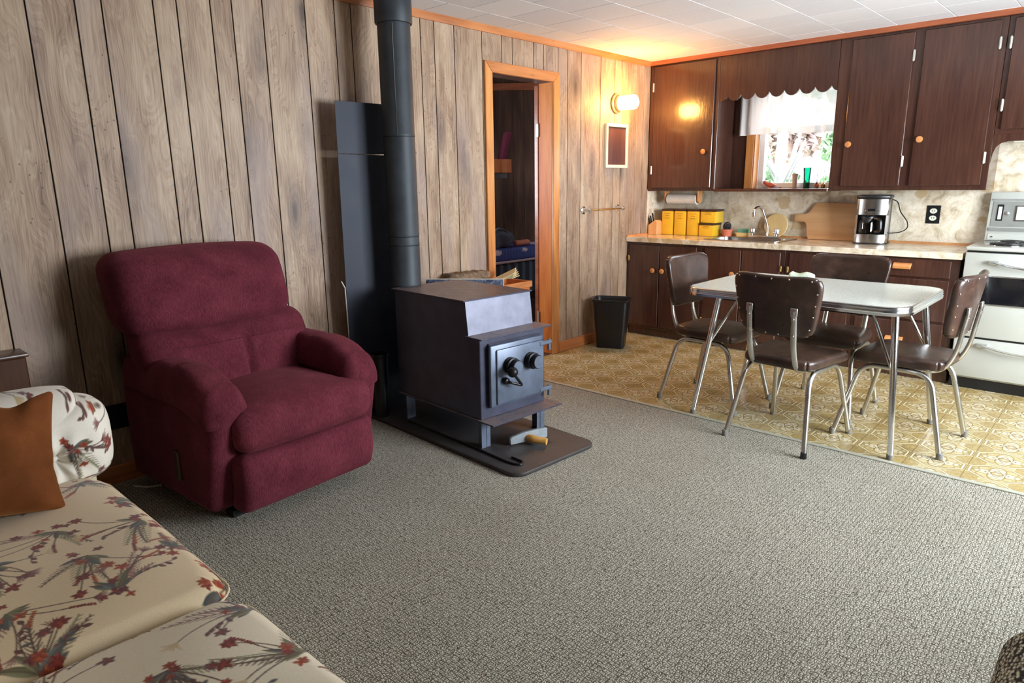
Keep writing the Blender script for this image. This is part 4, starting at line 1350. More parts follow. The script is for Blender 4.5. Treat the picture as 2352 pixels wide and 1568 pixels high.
# ------------------------------------------------------------------ chairs
def make_chair():
    t = thing('dinette_chair', (0, 0, 0), 0)
    def seatdef(v):
        w = squircle(v, .215, .205, 7)
        top_ = w[:, 2] > 0
        d = np.maximum(0, 1 - (w[:, 0] / .215) ** 2) * np.maximum(0, 1 - (w[:, 1] / .205) ** 2)
        w[:, 2] += np.where(top_, .016 * d, 0)
        w[:, 1] *= 1 + .10 * w[:, 0] / .215
        # front edge rolls down a little
        w[:, 2] -= .012 * np.clip((w[:, 0] - .12) / .095, 0, 1) ** 2
        return w
    MB().rbox((.0, 0, .452), (.215, .205, .028), .022, (12, 12, 2), 4, seatdef).build('seat', m_hide, t, 60)
    def backdef(v):
        w = squircle(v, .243, .163, 6, 1, 2)
        zz = w[:, 2] / .163
        w[:, 1] *= (.90 + .105 * zz)
        w[:, 2] += -.012 * np.clip(zz, 0, 1) * (1 - (w[:, 1] / .222) ** 2)
        w[:, 0] += .75 * w[:, 1] ** 2                     # curved round the sitter
        w[:, 0] -= .16 * (w[:, 2] + .15)                  # raked
        return w
    bk = MB().rbox((-.232, 0, .757), (.020, .243, .163), .018, (2, 14, 10), 4, backdef).build('backrest', m_hide, t, 60)
    # tacks round the rear face
    tk = MB()
    pts = []
    for q in range(17):
        a = 2 * PI * (q + .25) / 17
        cy_, cz_ = math.cos(a), math.sin(a)
        s_ = 1 / (abs(cy_) ** 6 + abs(cz_) ** 6) ** (1 / 6)
        pts.append((cy_ * s_ * .226, cz_ * s_ * .148))
    for y, z in pts:
        zz = z / .152
        yy = y * (.90 + .105 * zz)
        z2 = z - .012 * max(0, min(1, zz)) * (1 - (yy / .222) ** 2)
        xx = -.232 - .0195 + .75 * yy ** 2 - .16 * (z2 + .15)
        tk.rbox((xx, yy, .757 + z2), (.0035, .0045, .0045), .0034, (1, 1, 1), 2)
    tag(tk.build('tacks', m_tack, bk), kind='stuff')
    for s_ in (-1, 1):
        y = s_ * .118
        yo = .75 * y ** 2
        p = fillet([(.10, y * 1.1, .414), (-.195, y, .414), (-.258 + yo, y, .52), (-.276 + yo, y, .66), (-.287 + yo, y, .742)], .075, 7)
        n = len(p)
        up = MB().tube(p, [.0155] * n, 12, (1.0, .72), (0, 1, 0))
        up.rbox((-.2865 + yo, y, .735), (.007, .0185, .022), .0068, (1, 2, 2), 3)
        uo = up.build('back_upright', m_worn, t, 50)
        MB().lathe([(.0075, 0), (.006, .003), (0, .004)], 10, T(-.291 + yo, y, .70) @ RY(-90)).lathe([(.0075, 0), (.006, .003), (0, .004)], 10, T(-.279 + yo, y, .615) @ RY(-90)).build('bolts', m_tack, uo)['kind'] = 'stuff'
        U = fillet([(-.262, s_ * .222, 0.0), (-.165, s_ * .172, .408), (.165, s_ * .172, .408), (.262, s_ * .222, 0.0)], .085, 8)
        lo = MB().tube(U, .0135, 12).build('leg_frame', m_worn, t, 50)
        for q, xx in enumerate((-.262, .262)):
            MB().lathe([(.0158, 0), (.0165, .004), (.0155, .030), (.0128, .033)], 14, T(xx, s_ * .222, 0)).build('foot_cap', m_rubber, lo)
    MB().box(-.12, -.10, -.172, .172, .408, .424).box(.10, .12, -.172, .172, .408, .424).build('seat_rails', m_worn, t)
    return t


grp = 'brown dinette chairs round the table'
chA = make_chair()
chA.location = (1.542, -1.925, 0); chA.rotation_euler = (0, 0, math.radians(-3))
tag(chA, 'brown vinyl chrome chair at the table end nearest the waste bin', 'chair', grp)
chB = dup(chA, (2.144, -2.258, 0), math.radians(84)); chB['label'] = 'brown vinyl chrome chair with tacked back to the carpet and one black foot cap'
chC = dup(chA, (2.600, -1.872, 0), math.radians(176)); chC['label'] = 'brown vinyl chrome chair at the table end beside the white range'
chD = dup(chA, (2.125, -1.615, 0), math.radians(-90)); chD['label'] = 'brown vinyl chrome chair on the kitchen-counter side of the table'
# one black foot cap on chair B, rear right
best = None
for lf in chB.children:
    if lf.name.startswith('leg_frame'):
        for cp in lf.children:
            bb = sum((Vector(c_) for c_ in cp.bound_box), Vector()) / 8
            if bb.x < 0 and bb.y < 0: best = cp
if best:
    best.data = best.data.copy(); best.data.materials[0] = m_black
    best['label'] = 'black rubber foot cap'

# ------------------------------------------------------------------ wood stove
pad = MB().prism(rrect(-.68, .69, -.30, .30, .07, 6), 0, .022, 'z', .006, 2).build('hearth_pad', m_pad, None)
pad.location = (0.755, -3.345, 0.0005); pad.rotation_euler = (0, 0, math.radians(-3.2))
tag(pad, 'flat dark hearth pad with rounded corners under the wood stove', 'hearth pad')
PZ = .0230
ws = thing('wood_stove', (0.715, -3.30, PZ), math.radians(-3.5), 'black steel wood stove with stepped top and grey cast door', 'wood stove')
z0 = -PZ
def Z(z): return z - PZ
W_ = .235
MB().prism([(-.37, Z(.178)), (.365, Z(.178)), (.365, Z(.603)), (.272, Z(.603)), (.252, Z(.785)), (-.37, Z(.785))], -W_, W_, 'y', .003).build('firebox', m_iron, ws, 30)
MB().prism([(.2735, Z(.611)), (.277, Z(.611)), (.257, Z(.785)), (.2535, Z(.785))], -W_ + .002, W_ - .002, 'y').build('hood_plate', m_hood, ws, 30)
MB().box(-.385, .262, -W_ - .012, W_ + .012, Z(.785), Z(.792), .0015).build('top_plate', m_iron, ws)
MB().box(.262, .392, -W_ - .012, W_ + .035, Z(.603), Z(.611), .0015).build('warming_ledge', m_iron, ws)
MB().box(-.37, .47, -W_ - .012, W_ + .035, Z(.170), Z(.178), .0015).build('ash_shelf', m_iron, ws)
for x in (-.33, .335):
    for s_ in (-1, 1):
        y = s_ * (W_ - .03)
        MB().box(x - .03, x + .03, y - .004 * s_ - .004, y - .004 * s_ + .004, 0, Z(.170)).box(x + .022, x + .03, y - .03, y + .03, 0, Z(.170)).build('leg', m_idoor, ws)
dfr = MB().box(.365, .380, -.185, .195, Z(.235), Z(.575), .004).build('door_frame', m_iron, ws)
sd_ = thing('door_holder', (0, 0, 0), parent=ws)
bpy.data.objects.remove(sd_)
do = MB().box(.380, .402, -.195, .190, Z(.240), Z(.570), .012, 2).build('door', m_idoor, ws)
MB().box(.402, .412, -.160, .185, Z(.252), Z(.545), .008, 2).build('door_panel', m_idoor, do)
for y in (-.075, .075):
    k = MB().lathe([(.044, 0), (.044, .012), (.040, .014), (.040, .022), (.044, .024), (.044, .034), (.037, .036), (.037, .062), (.034, .066), (0, .066)], 28, T(.412, y, Z(.452)) @ RY(90)).build('draft_knob', m_blackiron, do)
    MB().lathe([(0, .0661), (.033, .0661), (.033, .0675), (0, .0675)], 28, T(.412, y, Z(.452)) @ RY(90)).build('knob_cap', m_idoor, k)
lh = MB().tube(fillet([(.412, -.115, Z(.378)), (.455, -.112, Z(.375)), (.475, -.045, Z(.35)), (.478, -.10, Z(.415))], .012, 4), .0075, 10).build('latch_handle', m_blackiron, do)
MB().lathe([(.016, 0), (.020, .012), (.016, .028), (.010, .032)], 16, T(.412, -.115, Z(.378)) @ RY(90)).build('latch_boss', m_blackiron, lh)
MB().rbox((.478, -.115, Z(.435)), (.027, .027, .027), .026, (1, 1, 1), 5).build('handle_ball', m_blackiron, lh)
for z in (.525, .265):
    MB().box(.398, .416, .150, .245, Z(z - .011), Z(z + .011), .004).cyl((.404, .232, Z(z - .045)), (.404, .232, Z(z + .014)), .009, seg=12).build('hinge', m_idoor, do)

# stove pipe
sp_ = thing('stove_pipe', (0.292, -3.395, .792), 0, 'dark steel stove pipe rising from the wood stove to the ceiling', 'stove pipe')
R_ = .089
for a, b in ((.0, .235), (.235, .285), (.285, .835), (.835, 1.42)):
    MB().lathe([(R_, a + .001), (R_ + .0015, a + .006), (R_ + .0015, a + .014), (R_, a + .018), (R_, b - .001)], 40).build('pipe_section', m_pipe, sp_)
MB().lathe([(R_ + .010, 1.42), (R_ + .012, 1.425), (R_ + .012, 1.597), (R_ + .010, 1.600)], 40).build('pipe_collar', m_pipe, sp_)
MB().lathe([(R_ + .012, 1.590), (R_ + .05, 1.592), (R_ + .05, 1.604), (R_ + .012, 1.604)], 40).build('ceiling_flange', m_pipe, sp_)
MB().tube([(R_ * math.cos(-.75) * 1.004, R_ * math.sin(-.75) * 1.004, z_) for z_ in (.84, 1.41)], .0022, 6).build('seam', m_steel, sp_)

# heat shield
hs = thing('heat_shield', (0.115, -3.50, 0.0232), 0, 'tall dark blue-black sheet-metal heat shield standing behind the wood stove', 'heat shield')
def sheet(z0_, z1_, name):
    V, F = [], []
    n = 14
    for th in (0, .002):
        for zz in (z0_, z1_):
            for i in range(n + 1):
                y = -.205 + .41 * i / n
                V.append((.015 + .05 * ((y + .205) / .41) ** 2 * .6 - th, y + .014 * (zz / 1.8), zz))
    m = n + 1
    for i in range(n):
        F += [(i, i + 1, m + i + 1, m + i), (2 * m + i, 2 * m + i + 1, 3 * m + i + 1, 3 * m + i), (i, i + 1, 2 * m + i + 1, 2 * m + i), (m + i, m + i + 1, 3 * m + i + 1, 3 * m + i)]
    F += [(0, m, 3 * m, 2 * m), (n, m + n, 3 * m + n, 2 * m + n)]
    MB().add(V, F).build(name, m_shield, hs, 40)
sheet(0.0, 1.512, 'lower_sheet'); sheet(1.516, 1.792, 'upper_sheet')
MB().tube([(.012, -.226, .815), (.012, -.205, .775), (.012, -.200, .50), (.012, -.196, .1)], [.004, .004, .003, .003], 6).build('broken_edge', m_cement, hs)

# ash bucket
ab = thing('ash_bucket', (0.20, -3.50, 0.0225), 0, 'black metal ash bucket squeezed between the heat shield and wood stove', 'bucket')
ab.location = (0.235, -3.575, 0.0225)
MB().lathe([(0, 0), (.045, 0), (.052, .36), (.056, .365), (.056, .385), (.05, .385), (.042, .01), (0, .01)], 24).build('pail', m_black, ab)
MB().tube([(.056 * math.cos(a), -.056 + .0, .30 + .06 * math.sin(a)) for a in [PI + PI * i / 10 for i in range(11)]], .003, 6).build('bail', m_blackiron, ab)

# hatchet and poker
hx_ = thing('hatchet', (1.185, -3.335, PZ), math.radians(68), 'worn steel hatchet head on a wooden stub lying on the hearth pad', 'hatchet')
MB().prism([(-.105, .006), (.10, .012), (.115, .015), (.115, .068), (.06, .068), (-.02, .064), (-.09, .050), (-.108, .044)], -.012, .012, 'y', .004).build('blade', m_axe, hx_)
MB().tube(fillet([(-.0, -.005, .03), (.01, -.04, .032), (.065, -.095, .027)], .04, 4), [.021] * 5 + [.019] * 1 + [.019], 12).build('handle', m_handle, hx_)
pk = thing('poker', (1.30, -3.575, PZ), math.radians(-2), 'thin black iron poker with hooked end on the hearth pad', 'poker')
MB().tube(fillet([(-.86, .005, .0058), (-.15, -.02, .0058), (.0, -.03, .0058), (.065, -.012, .0058), (.05, .025, .0058), (-.035, .028, .0058)], .035, 5), .0055, 8).build('rod', m_blackiron, pk)

# wood box with papers, slate board
wx = thing('wood_box', (0.157, -2.555, 0.0), 0, 'pine firewood box with a pale rim standing in front of the doorway', 'box')
MB().box(-.115, .115, -.285, .285, .0, .655, .004).build('box_body', m_jamb, wx)
for (x0, x1, y0, y1) in ((-.127, -.105, -.298, .298), (.105, .127, -.298, .298), (-.105, .105, -.298, -.276), (-.105, .105, .276, .298)):
    MB().box(x0, x1, y0, y1, .650, .692, .003).build('rim_board', m_pine_h, wx)
sb = thing('slate_board', (0.335, -2.965, 0.0232), math.radians(38), 'mottled slate-blue board with a pale edge standing beside the wood stove', 'board')
MB().box(-.245, .245, -.008, .008, 0, .760, .001).build('board', m_slate, sb)
MB().box(-.245, .2465, -.0085, .0085, .760, .764, .001).box(.2452, .2490, -.0085, .0085, .0, .762).build('pale_edge', m_cement, sb)
def crumple(v):
    w = v.copy()
    w[:, 2] += .010 * np.sin(v[:, 0] * 55 + v[:, 1] * 31) + .006 * np.sin(v[:, 1] * 90)
    return w
mb_ = MB()
for q in range(5):
    mb_.box(-.085, .085, -.075, .075, -.0016, .0016, M=T(0, 0, .012 + .004 * q) @ RZ(q * 3 - 6) @ RY(-6 - 5 * q) @ RX(2 * q))
np1 = mb_.build('newspaper', m_news, None, 30)
np1.location = (0.185, -2.44, .712); np1.rotation_euler = (0, 0, .5)
tag(np1, 'folded yellowed newspaper tilted over the rim of the wood box', 'newspaper', 'papers on the wood box')
mb_ = MB()
for q in range(6):
    mb_.box(-.10, .10, -.11, .11, 0, .0045, .0008, M=T(0, 0, .005 * q) @ RZ(q * 4 - 9))
np2 = mb_.build('newspaper', m_news, None, 30)
np2.location = (0.15, -2.71, .6925); np2.rotation_euler = (0, 0, .1)
tag(np2, 'flat pile of yellowed newspaper lying on the wood box', 'newspaper', 'papers on the wood box')
bkp = MB().rbox((0, 0, .03), (.17, .055, .026), .02, (10, 4, 2), 3, lambda v: v + .007 * np.sin(v[:, [1, 2, 0]] * 80)).build('bark_log', m_bark, None, 60)
bkp.location = (0.085, -2.71, .727); bkp.rotation_euler = (0, 0, 1.5)
tag(bkp, 'rough split bark log lying on the newspapers', 'firewood')

# ------------------------------------------------------------------ recliner
rc = thing('recliner', (0.475, -4.475, 0.0), math.radians(4.5), 'maroon corduroy-textured recliner with padded arms against the panelled wall', 'recliner')
def add(name, c_, h_, r_, n_, dfm=None, k=5):
    return MB().rbox(c_, h_, r_, n_, k, dfm).build(name, m_maroon, rc, 70)
def d_foot(v):
    w = v.copy()
    w[:, 0] += .014 * (1 - (v[:, 1] / .34) ** 2) * (1 - (v[:, 2] / .13) ** 2) * (v[:, 0] > 0)
    w[:, 0] -= .035 * np.clip(-v[:, 2] / .13, 0, 1) ** 2
    return w
add('footrest', (.405, 0, .192), (.062, .335, .130), .040, (2, 14, 8), d_foot)
def d_seat(v):
    w = v.copy()
    x, y, z = v[:, 0], v[:, 1], v[:, 2]
    top_ = np.clip(z / .09, 0, 1)
    w[:, 2] += .030 * top_ * (1 - (y / .34) ** 2) * np.clip(1 - ((x - .05) / .38) ** 2, 0, 1)
    w[:, 2] -= .035 * np.clip((x - .20) / .17, 0, 1) ** 2 * top_
    w[:, 0] += .016 * np.clip(x / .36, 0, 1) * (1 - (y / .34) ** 2)
    w[:, 1] *= np.where(x < .24, .80, .80 + .20 * np.clip((x - .24) / .06, 0, 1))
    return w
add('seat_cushion', (.105, 0, .415), (.37, .338, .092), .062, (18, 14, 4), d_seat)
for s_ in (-1, 1):
    def d_side(v, s_=s_):
        w = v.copy()
        w[:, 1] += s_ * .012 * (1 - (v[:, 0] / .40) ** 2) * (1 - (v[:, 2] / .23) ** 2) * (v[:, 1] * s_ > 0)
        w[:, 0] += .05 * np.clip(v[:, 2] / .23, -1, 1) * (v[:, 0] > .2)
        return w
    add('side_panel', (-.005, s_ * .345, .300), (.385, .068, .235), .045, (10, 3, 8), d_side)
    def d_arm(v, s_=s_):
        w = v.copy()
        x, y, z = v[:, 0], v[:, 1], v[:, 2]
        t_ = np.clip((x - .10) / .28, 0, 1)
        w[:, 2] -= .085 * t_ ** 2.2                      # droops at the front
        w[:, 2] += .026 * np.clip(z / .06, 0, 1) * (1 - (y / .12) ** 2)
        w[:, 2] -= .034 * np.clip((np.abs(y) - .04) / .06, 0, 1) ** 2
        w[:, 1] *= 1 - .10 * np.clip((-x) / .4, 0, 1)
        for xc in (.05, .30):                            # stitched pleats
            w[:, 2] -= .010 * np.exp(-((x - xc - .25 * (y * s_)) / .018) ** 2) * (z > 0)
        return w
    add('arm_pad', (.030, s_ * .338, .573), (.385, .100, .066), .058, (22, 8, 3), d_arm)
def d_lum(v):
    w = v.copy()
    x, y, z = v[:, 0], v[:, 1], v[:, 2]
    fr_ = np.clip(x / .09, 0, 1)
    w[:, 0] += .045 * fr_ * (1 - (y / .40) ** 2) * (1 - (z / .21) ** 2)
    w[:, 0] -= .030 * fr_ * np.exp(-((y - .02 - .03 * z) / .014) ** 2) * np.clip((.16 - z) / .1, 0, 1)
    w[:, 2] -= .028 * (1 - (y / .40) ** 2) * (z > .10)
    w[:, 1] *= 1.0 - .17 * np.clip(-(z) / .21, -.2, 1)
    w[:, 0] -= .36 * (z + .21)
    return w
add('lumbar_cushion', (-.048, -.022, .592), (.108, .395, .200), .085, (3, 44, 14), d_lum)
def d_head(v):
    w = v.copy()
    x, y, z = v[:, 0], v[:, 1], v[:, 2]
    fr_ = np.clip(x / .09, 0, 1)
    w[:, 0] += .075 * fr_ * (1 - (y / .43) ** 4) * (1 - (z / .19) ** 2)
    w[:, 2] -= .030 * (1 - (y / .40) ** 2) * np.clip(-z / .18, 0, 1)
    w[:, 2] += .018 * (1 - (y / .40) ** 2) * np.clip(z / .18, 0, 1)
    w[:, 0] -= .30 * (z + .17)
    return w
add('head_cushion', (-.220, -.055, .921), (.110, .408, .172), .085, (3, 20, 10), d_head)
MB().rbox((-.26, 0, .60), (.06, .36, .38), .05, (2, 8, 8), 4, lambda v: v - np.stack([.30 * (v[:, 2] + .3), 0 * v[:, 0], 0 * v[:, 0]], 1)).build('back_shell', m_maroon, rc, 70)
MB().box(-.33, .33, -.28, .28, .022, .20, .01).build('base_frame', m_black, rc)
MB().box(-.28, -.22, -.30, .30, .0, .03).box(.22, .28, -.30, .30, .0, .03).build('floor_runner', m_black, rc)
MB().rbox((.115, -.428, .24), (.018, .010, .065), .009, (1, 1, 3), 3).build('recline_lever', m_darkwood, rc)

# ------------------------------------------------------------------ floral print
CREAM = np.array(lin(226, 214, 188))
RUST, BRICK, MAUVE, SLATE, OLIVE, STEM, PALE, DUSK = [np.array(lin(*c_)) for c_ in ((186, 92, 52), (140, 56, 40), (132, 92, 88), (104, 110, 106), (126, 122, 92), (92, 72, 62), (222, 196, 150), (110, 66, 66))]


class Paint:
    def __init__(s, uv, base):
        s.uv = uv; s.c = np.tile(base, (len(uv), 1)).astype(float)
    def sel(s, lo, hi, pad):
        u = s.uv
        return np.nonzero((u[:, 0] > lo[0] - pad) & (u[:, 0] < hi[0] + pad) & (u[:, 1] > lo[1] - pad) & (u[:, 1] < hi[1] + pad))[0]
    def put(s, idx, a, col):
        a = np.clip(a, 0, 1)[:, None]
        s.c[idx] = s.c[idx] * (1 - a) + col * a
    def stroke(s, pts, w0, w1, col, al=.9):
        P = np.array(pts)
        n = len(P) - 1
        for i in range(n):
            a, b = P[i], P[i + 1]
            idx = s.sel(np.minimum(a, b), np.maximum(a, b), .006)
            if not len(idx): continue
            q = s.uv[idx]; d = b - a
            t_ = np.clip(((q - a) @ d) / (d @ d + 1e-12), 0, 1)
            dist = np.linalg.norm(q - a - t_[:, None] * d, axis=1)
            w = (w0 + (w1 - w0) * (i + t_) / n)
            s.put(idx, al * (1 - (dist - w) / .0022), col)
    def leaf(s, p, ang, L, Wd, col, al=.85, vein=None):
        p = np.array(p); d = np.array((math.cos(ang), math.sin(ang))); e = np.array((-d[1], d[0]))
        q1 = p + d * L
        idx = s.sel(np.minimum(p, q1), np.maximum(p, q1), Wd + .004)
        if not len(idx): return
        q = s.uv[idx] - p
        x, y = (q @ d) / L, q @ e
        w = Wd * np.sin(np.clip(x, 0, 1) * PI) ** .8
        inside = (x > 0) & (x < 1)
        a = np.where(inside, al * (1 - (np.abs(y) - w) / .0020), 0)
        sh = .8 + .35 * np.clip(y / (Wd + 1e-6), -1, 1)
        s.put(idx, a * .95, col * sh[:, None])
        if vein is not None: s.stroke([p, q1], .0006, .0004, vein, .7)
    def flower(s, p, r, col, rg, n=6):
        a0 = rg.uniform(0, 6.28)
        for k in range(n):
            a = a0 + 2 * PI * k / n + rg.uniform(-.15, .15)
            s.leaf(p, a, r * rg.uniform(.8, 1.1), r * .27, col * rg.uniform(.8, 1.2), .85, DUSK)
        s.stroke([p, (p[0] + .001, p[1])], r * .16, r * .16, BRICK)
    def curve(s, p, ang, L, bend, n=8):
        out = [np.array(p, float)]
        for i in range(n):
            ang += bend / n
            out.append(out[-1] + np.array((math.cos(ang), math.sin(ang))) * L / n)
        return out, ang
    def spike(s, p, ang, L, col, rg):
        c_, a = s.curve(p, ang, L, rg.uniform(-.4, .4), 9)
        s.stroke(c_, .0009, .0006, STEM)
        for q in c_[2:]:
            for sd in (-1, 1):
                s.leaf(q, ang + sd * rg.uniform(.6, 1.1), L * .10, L * .035, col * rg.uniform(.75, 1.2))
    def frond(s, p, ang, L, col, rg):
        c_, a = s.curve(p, ang, L, rg.uniform(-.5, .5), 10)
        s.stroke(c_, .0009, .0005, col)
        for i, q in enumerate(c_[1:]):
            for sd in (-1, 1):
                ll = L * .24 * (1 - i / 12)
                cc, _ = s.curve(q, ang + sd * .75, ll, -sd * .3, 3)
                s.stroke(cc, .0008, .0004, col, .75)
    def tuft(s, p, ang, L, col, rg):
        for k in range(9):
            cc, _ = s.curve(p, ang + (k - 4) * .17, L * rg.uniform(.7, 1.1), (k - 4) * .1, 4)
            s.stroke(cc, .0009, .0004, col, .75)
    def spray(s, p, ang, sc_, rg):
        """a whole bouquet"""
        for k in range(rg.randint(2, 3)):
            s.frond(p, ang + rg.uniform(-1.1, 1.1), sc_ * rg.uniform(.7, 1.1), [STEM, MAUVE, OLIVE][rg.randint(0, 2)], rg)
        for k in range(rg.randint(5, 7)):
            cc, a = s.curve(p, ang + rg.uniform(-.9, .9), sc_ * rg.uniform(.6, 1.25), rg.uniform(-.9, .9), 8)
            s.stroke(cc, .0011, .0006, STEM)
            kind = rg.random()
            if kind < .25: s.flower(tuple(cc[-1]), sc_ * rg.uniform(.10, .14), [RUST, BRICK, MAUVE][rg.randint(0, 2)], rg, rg.randint(5, 7))
            elif kind < .5: s.spike(tuple(cc[-3]), a, sc_ * .42, [RUST, BRICK][rg.randint(0, 1)], rg)
            elif kind < .72: s.tuft(tuple(cc[-1]), a, sc_ * .2, [MAUVE, DUSK, PALE * .8][rg.randint(0, 2)], rg)
            else:
                for q in cc[3:]: s.leaf(tuple(q), a + rg.uniform(-1.2, 1.2), sc_ * .13, sc_ * .035, [MAUVE, SLATE, DUSK][rg.randint(0, 2)], .8, STEM)
        for k in range(rg.randint(4, 6)):
            s.leaf(p, ang + rg.uniform(-1.4, 1.4), sc_ * rg.uniform(.25, .5), sc_ * rg.uniform(.03, .07), [SLATE, SLATE * .75, OLIVE][rg.randint(0, 2)], .85, STEM)
        for k in range(rg.randint(4, 6)):
            s.flower((p[0] + rg.uniform(-.28, .28) * sc_, p[1] + rg.uniform(-.28, .28) * sc_), sc_ * rg.uniform(.07, .13), [RUST, BRICK, RUST * .85, DUSK][rg.randint(0, 3)], rg, rg.randint(4, 6))


def printed(o, uvf, seed, dens=.185, base=CREAM):
    me = o.data
    n = len(me.vertices)
    co = np.empty(n * 3); me.vertices.foreach_get('co', co); co = co.reshape(-1, 3)
    uv = uvf(co)
    P = Paint(uv, base)
    rg = random.Random(seed)
    lo, hi = uv.min(0), uv.max(0)
    y = lo[1]
    row = 0
    while y < hi[1] + dens:
        x = lo[0] + (row % 2) * dens * .6
        while x < hi[0] + dens:
            P.spray((x + rg.uniform(-.03, .03), y + rg.uniform(-.03, .03)), rg.uniform(0, 6.28), dens * rg.uniform(.60, .85), rg)
            x += dens * 1.15
        y += dens * .95; row += 1
    col = np.ones((n, 4)); col[:, :3] = np.clip(P.c, 0, 1)
    at = me.attributes.new('print', 'FLOAT_COLOR', 'POINT')
    at.data.foreach_set('color', col.ravel())


# ------------------------------------------------------------------ sofa
sf = thing('floral_sofa', (0, 0, 0), 0, 'cream floral-print sofa with loose seat cushions in the near corner', 'sofa')
def cushion(name, x0, x1, y0, y1, z0_, z1_, seed, crown=.03, r_=.045, base=CREAM):
    c_ = ((x0 + x1) / 2, (y0 + y1) / 2, (z0_ + z1_) / 2)
    h_ = ((x1 - x0) / 2, (y1 - y0) / 2, (z1_ - z0_) / 2)
    def d(v):
        w = squircle(v, h_[0], h_[1], 9)
        a, b = w[:, 0] / h_[0], w[:, 1] / h_[1]
        w[:, 2] += crown * np.clip(w[:, 2] / h_[2], -1, 1) * np.clip(1 - a ** 4, 0, 1) * np.clip(1 - b ** 4, 0, 1)
        w[:, 2] += .004 * np.sin(a * 5 + seed) * np.sin(b * 4)
        return w
    st_ = .0027
    o = MB().rbox((0, 0, 0), h_, r_, (int(h_[0] * 2 / st_), int(h_[1] * 2 / st_), 10), 14, d).build(name, m_floral, sf, 180, c_)
    printed(o, lambda co: np.stack([co[:, 0], co[:, 1] - np.clip(h_[2] - co[:, 2] - .02, 0, 1) * np.sign(co[:, 1])], 1), seed, base=base)
    for zz in (h_[2] - r_ * .75, -h_[2] + r_ * .75):
        pp = [(x * .994, y * .992, zz) for x, y in rrect(-h_[0], h_[0], -h_[1], h_[1], .075, 8)]
        MB().tube(pp, .0032, 7, closed=True).build('piping', m_pipe_cloth, o, 180)
    return o
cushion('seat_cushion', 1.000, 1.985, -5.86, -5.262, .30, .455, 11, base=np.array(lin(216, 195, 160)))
cushion('seat_cushion', 1.992, 2.98, -5.86, -5.268, .30, .458, 23)
MB().box(.80, 2.98, -5.86, -5.30, .07, .302, .02, 2).build('base_frame', m_tweed if False else plain('sofa_base_cloth', (196, 180, 150), 0.9), sf)
MB().box(.80, 3.0, -6.12, -5.87, .07, .80, .06, 4).build('back', plain('sofa_back_cloth', (214, 202, 176), 0.9), sf)
for x in (.86, 2.9):
    for y in (-5.33, -6.05): MB().cyl((x, y, 0), (x, y, .075), .022, .03).build('foot', m_darkwood, sf)
# arm with a tufted pillow face
def d_armp(v):
    w = squircle(v, .335, .186, 3.6, 1, 2)
    x, y, z = w[:, 0], w[:, 1], w[:, 2]
    rr_ = np.sqrt(((y - .10) / .34) ** 2 + (z / .18) ** 2)
    w[:, 0] += np.clip(x / .11, 0, 1) * (.045 * np.clip(1 - rr_ ** 2, -.5, 1) - .050 * np.exp(-(((y - .15) / .030) ** 2 + ((z + .03) / .030) ** 2)))
    ang = np.arctan2(z + .03, y - .15)
    rad = np.hypot(z + .03, y - .15)
    w[:, 0] += np.clip(x / .11, 0, 1) * .007 * np.cos(ang * 7) * np.exp(-((rad - .05) / .05) ** 2)
    return w
oa = MB().rbox((0, 0, 0), (.115, .335, .186), .09, (6, 130, 70), 24, d_armp).build('arm_pillow', m_floral, sf, 180, (.897, -5.537, .560))
printed(oa, lambda co: np.stack([co[:, 1], co[:, 2] + co[:, 0] * .6], 1), 5, .16, np.array(lin(232, 226, 212)))
MB().box(.80, .985, -5.86, -5.27, .30, .47, .03, 3).build('arm_base', bpy.data.materials['sofa_base_cloth'], sf)
MB().lathe([(0, .012), (.012, .010), (.018, .004), (.018, 0)], 20, T(.895 + .113, -5.395, .545) @ RY(90)).build('button', m_paper, sf)

# rust throw pillow
def d_pil(v):
    w = v.copy()
    x, y, z = v[:, 0], v[:, 1], v[:, 2]
    a, b = y / .19, z / .17
    puff_ = np.clip(1 - np.abs(a) ** 2.5, 0, 1) ** .6 * np.clip(1 - np.abs(b) ** 2.5, 0, 1) ** .6
    w[:, 0] = x * (.18 + 1.15 * puff_)
    w[:, 1] *= 1 - .10 * (1 - b ** 2)
    w[:, 2] *= 1 - .10 * (1 - a ** 2)
    w[:, 0] += .010 * np.sin(a * 6 + b * 3) * (np.abs(a) + np.abs(b)) * .5
    w[:, 2] += .03 * np.clip(np.abs(a) - .6, 0, 1) * np.clip(b, 0, 1)
    w[:, 2] -= .016 * np.exp(-((a - .45) / .2) ** 2) * np.clip(b, 0, 1) ** 3
    w[:, 0] += .022 * np.exp(-((a - .62) / .12) ** 2) * np.clip(b - .3, 0, 1) - .012 * np.exp(-((b + .45 - .2 * a) / .10) ** 2)
    return w
pw = MB().rbox((0, 0, 0), (.075, .19, .17), .02, (4, 30, 30), 4, d_pil, RX(-8) @ RY(-24)).build('throw_pillow', m_rust, None, 70)
pw.location = (1.205, -5.60, .648)
tag(pw, 'rust velvet throw pillow leaning against the sofa arm', 'pillow')

# side table behind the sofa arm
stb = thing('wooden_case', (0.085, -5.62, 0), 0, 'shallow dark wooden case standing against the wall behind the sofa arm', 'case')
MB().box(-.065, .065, -.36, .365, .05, .70, .004).build('carcass', m_darkwood, stb)
MB().box(-.070, .070, -.37, .375, .70, .715, .004, 2).build('top', m_darkwood, stb)
MB().box(-.055, .055, -.35, .35, 0, .05).build('plinth', m_darkwood, stb)

